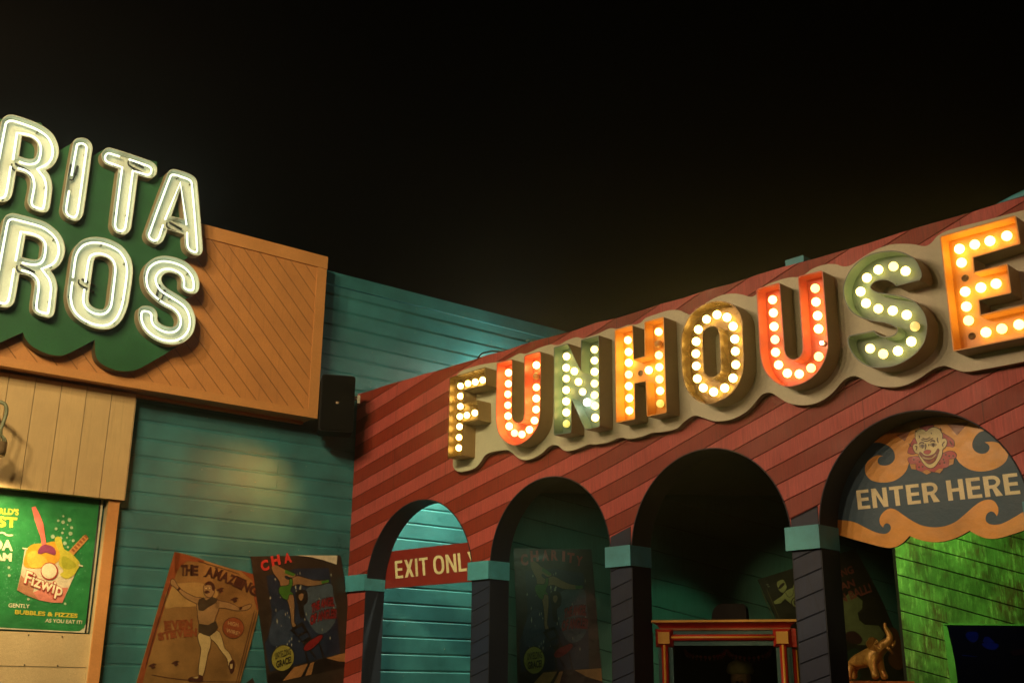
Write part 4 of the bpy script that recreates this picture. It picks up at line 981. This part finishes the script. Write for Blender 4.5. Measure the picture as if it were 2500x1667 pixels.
PB = ink('cannonbody', (.50, .46, .17))
dc.poly(zg([(590,450),(640,390),(750,360),(800,430),(840,560),(800,640),(740,690),(660,640),(620,560)]), PB, 2, 4); dc.poly(zg([(505,915),(600,850),(700,790),(770,710),(830,640),(1000,560),(1030,440),(1120,430),(1140,1080),(1060,1060),(940,970),(800,840),(690,960),(540,985)]), PB, 2)
dc.poly(zg([(630,560),(740,440),(790,460),(720,560),(650,600)]), BRK, 3, 3); dc.poly(zg(circ(1100, 940, 150, n=24)), BRK, 3); dc.poly(zg(circ(1100, 940, 125, n=24)), PB, 4); dc.poly(zg(circ(1100, 940, 80, n=24)), BRK, 5); dc.poly(zg(circ(1100, 940, 50, n=24)), PB, 6)
for s_ in ([(800,680),(900,800),(1000,740),(1010,600)], [(170,560),(520,1370)], [(330,590),(660,1360)]): dc.stroke(zg(s_), .008, ink('cannonline', (.20, .15, .06)), 3)
for x, y in ((350,480),(380,530)): dc.poly(zg([(x-40,y),(x,y-18),(x+40,y),(x,y+26)]), ink('star', (.34, .36, .27)), 3)
dc.obj('printed_artwork', pc)

# ------------------------------------------------------------------ loudspeaker in the corner
az = atan2(-1.55, 9.85); SP = Plane((-1.53, 9.80, 0), (cos(az)-.02, -sin(az)+.06, 0))
sp = thing('loudspeaker', 'black loudspeaker mounted in the corner beside orange fascia box', 'speaker', SP.P(0, 3.8))
c4 = [SP.px(*p) for p in ((783, 911), (864, 918), (867, 1045), (779, 1060))]
u0 = (c4[0][0]+c4[3][0])/2; u1 = (c4[1][0]+c4[2][0])/2; zt = (c4[0][1]+c4[1][1])/2; zb_ = (c4[2][1]+c4[3][1])/2
w = MB(); w.slab(SP, fillet([(u0, zb_, .03), (u1, zb_, .03), (u1, zt, .035), (u0, zt, .035)]), (), -.24, -.012, 0, 0); w.obj('cabinet', M_['black'], sp, bevel=.012)
w = MB(); w.slab(SP, fillet([(u0+.012, zb_+.012, .03), (u1-.012, zb_+.012, .03), (u1-.012, zt-.012, .03), (u0+.012, zt-.012, .03)]), (), -.012, .004, 0, 0); w.obj('grille', paint('grille_cloth', (.004, .004, .0035), .8, .4, 90, src='Object', bump=.0006, spec=.1), sp, bevel=.006)
dc = Deco(SP, .005); bx = SP.px(823, 982, .005)
dc.poly([(819.5, 979.3), (826.5, 979.8), (826.5, 985.4), (819.5, 984.9)], ink('badgeorange', (.20, .10, .05)), 1); dc.text('JBL', (820.3, 984.2), (825.8, 984.7), (820.3, 980.2), ink('cream', (.62, .58, .42)), 2, .0); dc.obj('badge', sp)
w = MB(); w.box(SP, u1-.02, u1+.06, zt-.20, zt-.165, -.14, -.10); w.box(SP, u1+.03, u1+.055, zt-.235, zt-.16, -.16, -.08); w.obj('wall_bracket', M_['steel'], sp, bevel=.003)

# ------------------------------------------------------------------ green partition with doorway
gw = thing('green_wall', 'weathered green plank partition with dark doorway inside right arch', 'wall', G.P(3.5, 0))
gu = G.px(2200, 1500)[0]; du0, dz = G.px(2303, 1521); 
w = MB(); w.slab(G, [(gu, 0), (du0+.02, 0), (du0+.02, dz-.01), (8, dz-.01), (8, 3.54), (gu, 3.54)], (), -.06, 0, 0, 1); w.obj('planks', [M_['green'], M_['blackwood']], gw)
TRIM = paint('green_trim', (.12, .36, .09), .5, .35, 8, grain=(40, 4, 1), dirt=.5)
dz2 = G.px(2330, 1523.5)[1]
w = MB(); w.box(G, du0-.004, 8, dz2-.004, dz, -.07, .012)
w.obj('door_head', TRIM, gw)
tr = onto(G, [(2303, 1526), (2312, 1528), (2322, 1570), (2331, 1612), (2336, 1650), (2341, 1700), (2326, 1700), (2314, 1610)], .012)
w = MB(); w.slab(G, tr + [(G.px(2355, 1667)[0], 0), (G.px(2340, 1667)[0], 0)][:0], (), -.05, .012); w.obj('door_jamb', TRIM, gw)
w = MB(); w.box(G, 3.55, 8, 0, 3.4, -1.3, -1.25)
quad(w, [(3.045, 8.062, 0), (3.56, 9.26, 0), (3.56, 9.26, 3.4), (3.045, 8.062, 3.4)]); quad(w, [(3.02, 8.062, 0), (3.02, 8.062, 3.4), (3.53, 9.26, 3.4), (3.53, 9.26, 0)])
w.obj('dark_room', M_['blackwood'], gw)
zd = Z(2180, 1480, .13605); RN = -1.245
dc = Deco(G, RN); BL = ink('roomblue', (.05, .12, .55)); BL2 = ink('roomblue2', (.035, .09, .40))  # blue light inside the room, put into flat ink colour
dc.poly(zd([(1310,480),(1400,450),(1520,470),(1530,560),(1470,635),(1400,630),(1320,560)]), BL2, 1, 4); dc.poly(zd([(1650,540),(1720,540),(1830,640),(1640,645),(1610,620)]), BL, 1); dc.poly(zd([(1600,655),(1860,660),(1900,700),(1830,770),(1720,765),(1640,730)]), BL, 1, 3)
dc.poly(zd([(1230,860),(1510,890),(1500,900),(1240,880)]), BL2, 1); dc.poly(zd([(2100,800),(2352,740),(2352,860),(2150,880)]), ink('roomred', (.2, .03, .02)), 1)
dc.obj('blue_light_patches', gw)

# ------------------------------------------------------------------ fortune machine
th = radians(-16); MC = Vector((1.52, 7.95, 0))
FM = Plane(MC, (cos(th), sin(th), 0))
fm = thing('fortune_machine', 'red and gold fortune teller cabinet with glass front under middle arch', 'arcade machine', MC)
a0, zc1 = FM.px(1590, 1513, .05); a1, _ = FM.px(1946, 1513, .05)
zz_ = Z(1580, 1500, .16156)
def fz(y): return FM.px(1760, 1500 + y*.16156, .03)[1]
GO, RE, TE = paint('cabinet_gold', (.58, .34, .06), .35, .12, 20, src='Object'), paint('cabinet_red', (.40, .022, .012), .32, .12, 20, src='Object'), paint('cabinet_teal', (.03, .11, .11), .4, .12, 20, src='Object')
b0, b1 = a0+.035, a1-.050; DEP = .62
w = MB()
w.box(FM, a0, a1, fz(112), fz(78), -DEP, .06, 0)
zz1, zz2 = fz(112), fz(195)
for (q0_, q1_) in (((a0+.004, .054), (a0+.035, .012)),):
    pass
# cove under the gold top: sloping red board on the front and both sides
for k in range(6):
    ta, tb = k/6, (k+1)/6
    f = lambda t: (zz1 + (zz2-zz1)*t, .054 - .045*sin(t*pi/2))
    (z_a, n_a), (z_b, n_b) = f(ta), f(tb); sa, sb = .054-n_a, .054-n_b
    w.face([FM.P(a0+.004+sb, z_b, n_b), FM.P(a1-.004-sb, z_b, n_b), FM.P(a1-.004-sa, z_a, n_a), FM.P(a0+.004+sa, z_a, n_a)], None, 1, True)
    w.face([FM.P(a1-.004-sb, z_b, n_b), FM.P(a1-.004-sb, z_b, -DEP), FM.P(a1-.004-sa, z_a, -DEP), FM.P(a1-.004-sa, z_a, n_a)], None, 1, True)
w.box(FM, a0+.048, a1-.048, fz(228), fz(195), -DEP, .010, 2)
w.obj('cornice', [GO, RE, ink('cabinetbrown', (.26, .10, .03))], fm)
zpT, zbk0, zbk1 = fz(228), fz(445), fz(250)
pw = .105
w = MB(); w.box(FM, b0, b1, 0, .95, -DEP, 0, 0); w.obj('base_cabinet', RE, fm, bevel=.006)
w = MB(); w.box(FM, b0, b1, fz(460), zpT-.001, -.06, 0, 0); w.obj('head_rail', TE, fm)
w = MB(); w.tube([FM.P(b0+pw*.8, fz(340), .004), FM.P(b1-pw*.8, fz(340), .004)], .022, 10, mi=0); w.tube([FM.P(b0+pw*.8, fz(338), .022), FM.P(b1-pw*.8, fz(338), .022)], .008, 8, mi=1); w.obj('rail_moulding', [RE, GO], fm)
for s_, x in ((-1, b0), (1, b1-pw)):
    w = MB(); w.box(FM, x, x+pw, .95, fz(462), -.06, 0, 0); po_ = w.obj('corner_post', TE, fm)
    w = MB(); xc = x+pw*.46; w.tube([FM.P(xc, .95, .004), FM.P(xc, zbk0, .004)], .024, 10, mi=0); w.tube([FM.P(xc, .95, .024), FM.P(xc, zbk0, .024)], .009, 8, mi=1); w.obj('post_moulding', [RE, GO], po_)
    w = MB(); h = .046; cz = fz(345)
    Q = [(xc-h-.016, cz-h-.016), (xc+h+.016, cz-h-.016), (xc+h+.016, cz+h+.016), (xc-h-.016, cz+h+.016)]; Q2 = [(xc-h+.006, cz-h+.006), (xc+h-.006, cz-h+.006), (xc+h-.006, cz+h-.006), (xc-h+.006, cz+h-.006)]
    for i in range(4):
        j = (i+1) % 4; w.face([FM.P(*Q[i], .004), FM.P(*Q[j], .004), FM.P(*Q2[j], .042), FM.P(*Q2[i], .042)], None, 0)
    w.face([FM.P(*q, .042) for q in Q2], None, 1); w.obj('corner_block', [RE, GO], po_)
# the right side: its own post with half-round moulding and block
SM = Plane(FM.P(b1, 0), FM.n * -1)
w = MB(); w.box(SM, .0, DEP, .95, zpT-.001, -.02, .001, 0); w.obj('side_panel', TE, fm)
w = MB(); w.tube([SM.P(.05, .95, .004), SM.P(.05, zbk0, .004)], .024, 10, mi=0); w.tube([SM.P(.05, .95, .026), SM.P(.05, zbk0, .026)], .009, 8, mi=1); w.box(SM, .0, .1, fz(345)-.062, fz(345)+.062, .001, .035, 0); w.obj('side_moulding', [RE, GO], fm)
k = NT('dark_glass'); k.b.inputs['Transmission Weight'].default_value = 1; k.rough(.03); k.base((.75, .8, .78)); k.b.inputs['IOR'].default_value = 1.05
w = MB(); w.box(FM, b0+pw, b1-pw, .95, fz(458), -.05, -.044); w.obj('glass_pane', k.m, fm)
w = MB(); w.box(FM, b0, b1, .95, zpT-.01, -DEP, -DEP+.02); w.box(FM, b0, b0+.02, .95, zpT-.01, -DEP+.02, -.06); w.box(FM, b0+.02, b1-.02, zpT-.03, zpT-.012, -DEP+.02, -.07); w.obj('back_panel', paint('cabinet_inside', (.02, .05, .03), .7, .5, 5, src='Object'), fm)
w = MB(); um, uw = (b0+b1)/2, (b1-b0)/2 - pw
for c_, r_ in ((um - uw*.42, uw*.40), (um + uw*.45, uw*.42)):
    for j in range(15):
        a = pi + pi*j/14; p = FM.P(c_ + r_*cos(a), fz(520) + .34*r_*sin(a), -.16); w.ball(p, .012, 8)
        w.ball(p + Vector((0, 0, -.02)), .006, 6)
w.obj('bead_garland', paint('garland_red', (.30, .04, .02), .4, .2, 20, src='Object'), fm)
mq = thing('mannequin', 'dim bearded fortune teller figure seated behind cabinet glass', 'mannequin', FM.P(um+.02, .95, -.3))
hz = FM.px(1808, 1655, -.3)
w = MB(); hc = FM.P(hz[0], hz[1], -.30)
w.lathe([(.0, -.55), (.26, -.54), (.27, -.40), (.22, -.22), (.15, -.155), (.062, -.13), (.052, -.08)], hc, k=20); w.obj('robe', paint('dark_robe', (.03, .05, .08), .7, .3, 10, src='Object'), mq)
w = MB(); w.ball(hc, .085, 16, 0, (.85, .95, 1.2)); w.ball(hc + FM.n*.08 - Vector((0, 0, .01)), .018, 8); w.ball(hc + FM.n*.07 - Vector((0, 0, .075)), .05, 10, 1, (1, .6, 1.3)); w.lathe([(.088, .03), (.10, .05), (.085, .10), (.03, .13), (.0, .135)], hc, k=16, mi=2)
w.obj('head', [plain('doll_skin', (.42, .26, .12)), plain('doll_beard', (.07, .05, .03)), plain('doll_turban', (.30, .28, .10))], mq)
hu = FM.px(1738, 1500, -.2)[0]; hu1 = FM.px(1824, 1500, -.2)[0]; hzt = FM.px(1780, 1474, -.2)[1]; z0_ = fz(78)+.002
w = MB(); w.slab(FM, fillet([(hu, z0_, .004), (hu1, z0_, .004), (hu1-.006, hzt, .03), (hu+.05, hzt, .05), (hu+.006, z0_+.07, .05)]), (), -.40, -.16, 0, 0)
tag(w.obj('equipment_case', M_['black'], None, bevel=.012), 'black rounded equipment case on top of the fortune cabinet', 'case')

# ------------------------------------------------------------------ gilded elephant on its plinth
EL = Plane((0, 7.35, 0), (1, 0, 0)); zl = Z(2000, 1480, .11927)
pl_u0, pl_z = EL.px(2070, 1661); pl_u1 = EL.px(2216, 1661)[0]
w = MB(); w.box(EL, pl_u0, pl_u1, pl_z-.06, pl_z, -.36, .12); w.box(EL, pl_u0+.03, pl_u1-.03, 0, pl_z-.06, -.33, .09)
q0_ = EL.px(2132, 1668, .12)
w.tube([EL.P(q0_[0]-.05+.1*j/10, q0_[1]-.01+.02*sin(j*.9), .13) for j in range(11)], .012, 8)
pb = w.obj('display_plinth', paint('plinth_orange', (.62, .22, .05), .45, .15, 12, src='Object'), bevel=.006)
tag(pb, 'orange display plinth beneath the golden elephant', 'plinth')
def ep(x, y, d): return EL.P(*EL.px(*zl([(x, y)])[0]), d)
el = bpy.data.meshes.new('gilded_elephant')
ok = {}
V, E_, R_ = [], [], []
def ev(n, p, r, link=None):
    ok[n] = len(V); V.append(p); R_.append(r)
    if link: E_.append((ok[link], ok[n]))
ev('rump', ep(900, 1050, -.20), .052); ev('belly', ep(980, 1060, -.12), .058, 'rump'); ev('chest', ep(1115, 1015, -.02), .060, 'belly')
ev('neck', ep(1150, 900, .03), .044, 'chest'); ev('head', ep(1180, 790, .06), .047, 'neck'); ev('brow', ep(1290, 760, .09), .036, 'head')
ev('t1', ep(1335, 690, .11), .026, 'brow'); ev('t2', ep(1330, 610, .11), .021, 't1'); ev('t3', ep(1290, 520, .10), .017, 't2'); ev('t4', ep(1248, 420, .09), .013, 't3'); ev('t5', ep(1258, 340, .09), .011, 't4')
ev('jaw', ep(1270, 850, .09), .024, 'head')
ev('f1', ep(1060, 1130, .03), .036, 'chest'); ev('f2', ep(1080, 1300, .04), .024, 'f1'); ev('f3', ep(1110, 1490, .06), .028, 'f2')
ev('g1', ep(1240, 1110, -.02), .033, 'chest'); ev('g2', ep(1300, 1290, -.02), .022, 'g1'); ev('g3', ep(1378, 1500, -.01), .026, 'g2')
ev('h1', ep(815, 1180, -.17), .030, 'rump'); ev('h2', ep(775, 1330, -.17), .021, 'h1'); ev('h3', ep(758, 1490, -.16), .024, 'h2')
ev('i1', ep(940, 1220, -.24), .033, 'rump'); ev('i2', ep(955, 1340, -.25), .021, 'i1'); ev('i3', ep(965, 1490, -.25), .024, 'i2')
el.from_pydata([tuple(v) for v in V], E_, []); el.materials.append(M_['gold'])
eo = bpy.data.objects.new('gilded_elephant', el); COL.objects.link(eo); OFF[eo.name] = Vector((0, 0, 0))
tag(eo, 'gilded elephant statue with raised trunk on orange plinth', 'statue')
sk = eo.modifiers.new('skin', 'SKIN'); sk.use_smooth_shade = True
for i, r in enumerate(R_): el.skin_vertices[0].data[i].radius = (r, r)
el.skin_vertices[0].data[0].use_root = True
sd = eo.modifiers.new('sub', 'SUBSURF'); sd.levels = 2; sd.render_levels = 2
def leaf(pts, d0, name):
    w = MB(); P = smooth(pts, 4); c = (sum(p[0] for p in P)/len(P), sum(p[1] for p in P)/len(P))
    for k in range(len(P)):
        p, q = P[k], P[(k+1) % len(P)]
        for off, fl in ((.02, 0), (-.002, 1)):
            T = [ep(c[0], c[1], d0+off-.012), ep(p[0], p[1], d0+off+.004*sin(k*.8)), ep(q[0], q[1], d0+off+.004*sin((k+1)*.8))]
            if fl: T.reverse()
            w.face(T, None, 0, True)
        w.face([ep(p[0], p[1], d0+.02), ep(q[0], q[1], d0+.02), ep(q[0], q[1], d0-.002), ep(p[0], p[1], d0-.002)])
    o = w.obj(name, M_['gold'], eo, recalc=True); return o
leaf([(835,765),(880,690),(920,645),(1000,665),(1060,720),(1058,780),(1112,860),(1090,935),(1030,930),(920,885),(870,840)], .12, 'ear')
leaf([(1300,700),(1340,660),(1400,680),(1400,760),(1340,800),(1300,770)], -.03, 'ear')
for pts in ([(1270,830),(1340,890),(1405,975)], [(1370,830),(1425,780),(1448,705)]):
    w = MB(); w.tube([ep(x, y, .10) for x, y in pts], [.014, .011, .004], 8); w.obj('tusk', M_['gold'], eo)
w = MB(); w.ball(B.P(*B.px(1290, 832, -.25), -.25), .02, 10); w.lathe([(.016, 0), (.016, .06), (.03, .065), (.03, .0)], B.P(*B.px(1296, 845, -.25), -.25), Vector((.3, -.5, .3)), 12)
tag(w.obj('security_camera', paint('camera_teal', (.10, .24, .26), .4, .2, 20, src='Object')), 'small blue camera fixture above the roof edge of red funhouse', 'camera')

# ================================================================== LIGHT
def lamp(name, typ, loc, col, watts, size=.05, aim=None, spot=None, blend=.5):
    d = bpy.data.lights.new(name, typ); d.color = col; d.energy = watts
    if typ in ('POINT', 'SPOT'): d.shadow_soft_size = size
    if typ == 'AREA': d.size = size
    if spot: d.spot_size = radians(spot); d.spot_blend = blend
    o = bpy.data.objects.new(name, d); COL.objects.link(o); o.location = loc
    if aim is not None: o.rotation_euler = (Vector(aim) - Vector(loc)).to_track_quat('-Z', 'Y').to_euler()
    return o
AMB = (1, .66, .38)
aim = B.P(5.3, 2.7)
for u, n, z, e in ((.6, 4.9, 6.2, 210), (1.0, 6.0, 6.0, 240), (1.8, 7.0, 5.8, 280), (3.0, 7.6, 5.4, 400), (4.4, 8.0, 5.0, 400)):
    lamp('roof_lamp', 'SPOT', B.P(u, z, n), AMB, e, .035, aim, 58, 1.0)
for q in ((-3.2, 1.0, 6.5), (-2.2, .6, 6.0), (-4.3, 1.8, 6.9)):
    lamp('street_lamp', 'SPOT', q, (1, .76, .40), 1080, .22, A.P(-2.6, 3.4), 62, .7)
lamp('street_lamp', 'SPOT', (2.6, -1.5, 4.6), (1, .40, .26), 240, .15, B.P(5.0, 2.6), 50, .9)
lamp('pool_fill', 'SPOT', A.P(*A.px(668, 1120), .55), (1, .27, .055), 52, .05, A.P(*A.px(585, 1250)), 120, 1.0)  # added source without fixture; stands in for sign bulbs gleaming on teal paint
lamp('gooseneck_light', 'SPOT', L0 + Vector((0, 0, -.11)), (1, .74, .34), 130, .03, L0 + Vector((.10, .16, -1)), 130, .9)
hu_ = A.px(1195, 905); lamp('alley_flood', 'POINT', A.P(hu_[0], hu_[1]-.27, .20), (1, .97, .76), 50, .06)
lamp('exit_lamp', 'SPOT', A.P(.60, 4.28, .62), (1, .95, .64), 420, .03, A.P(.75, 1.9), 100, .5)
lamp('green_spot', 'SPOT', (2.45, 7.15, 3.2), (.62, 1, .26), 105, .04, (3.7, 8.0, 1.9), 90, .9)
lamp('porch_glow', 'SPOT', (1.2, 9.2, 3.3), (.3, 1, .5), 40, .05, (1.62, 11.4, 2.05), 30, .6)
lamp('porch_glow', 'SPOT', (.2, 9.3, 3.3), (.7, 1, .6), 22, .05, (.5, 11.4, 2.2), 70, .9)  # added dim fill so the poster in the second arch shows
lamp('porch_glow', 'SPOT', (2.2, 9.0, 3.4), (.9, .95, .45), 44, .05, (3.1, 11.4, 2.2), 40, .9)
lamp('machine_spot', 'SPOT', (0.6, 4.6, 3.4), (1, .62, .22), 90, .05, (1.9, 7.7, 1.9), 20, .8)
lamp('statue_spot', 'SPOT', (.4, 3.4, 3.0), (1, .72, .28), 70, .04, EL.P(2.45, 1.85, 0), 9, .7)
lamp('room_blue', 'POINT', (3.6, 8.6, 2.6), (.15, .3, 1), 2.0, .05)
hz_ = MB()
for P_ in ([(-14,-4,-1),(-14,22,-1),(14,22,-1),(14,-4,-1)], [(-14,-4,9),(14,-4,9),(14,22,9),(-14,22,9)], [(-14,-4,-1),(14,-4,-1),(14,-4,9),(-14,-4,9)], [(14,-4,-1),(14,22,-1),(14,22,9),(14,-4,9)], [(14,22,-1),(-14,22,-1),(-14,22,9),(14,22,9)], [(-14,22,-1),(-14,-4,-1),(-14,-4,9),(-14,22,9)]): hz_.face(P_)
hm = bpy.data.materials.new('bloom_medium'); hm.use_nodes = True; ht = hm.node_tree  # thin volume added to imitate lens bloom round the lit signs
ht.nodes.remove(ht.nodes['Principled BSDF']); pv = ht.nodes.new('ShaderNodeVolumePrincipled')
pv.inputs['Color'].default_value = (.92, .95, .90, 1); pv.inputs['Density'].default_value = .012; pv.inputs['Anisotropy'].default_value = .92
ht.links.new(pv.outputs[0], ht.nodes['Material Output'].inputs['Volume'])
ho = hz_.obj('bloom_haze', hm); tag(ho, kind='stuff')

wd = bpy.data.worlds.new('World'); S.world = wd; wd.use_nodes = True
nt = wd.node_tree; sky = nt.nodes.new('ShaderNodeTexSky'); sky.sky_type = 'NISHITA'; sky.sun_disc = False
sky.sun_elevation = radians(-9); sky.sun_rotation = radians(200)
bg = nt.nodes['Background']; nt.links.new(sky.outputs[0], bg.inputs[0]); bg.inputs[1].default_value = .05
S.view_settings.view_transform = 'Standard'; S.view_settings.look = 'None'; S.view_settings.exposure = 0; S.view_settings.gamma = 1
S.cycles.use_denoising = True
S.cycles.max_bounces = 8; S.cycles.sample_clamp_indirect = 4
S.cycles.use_light_tree = True
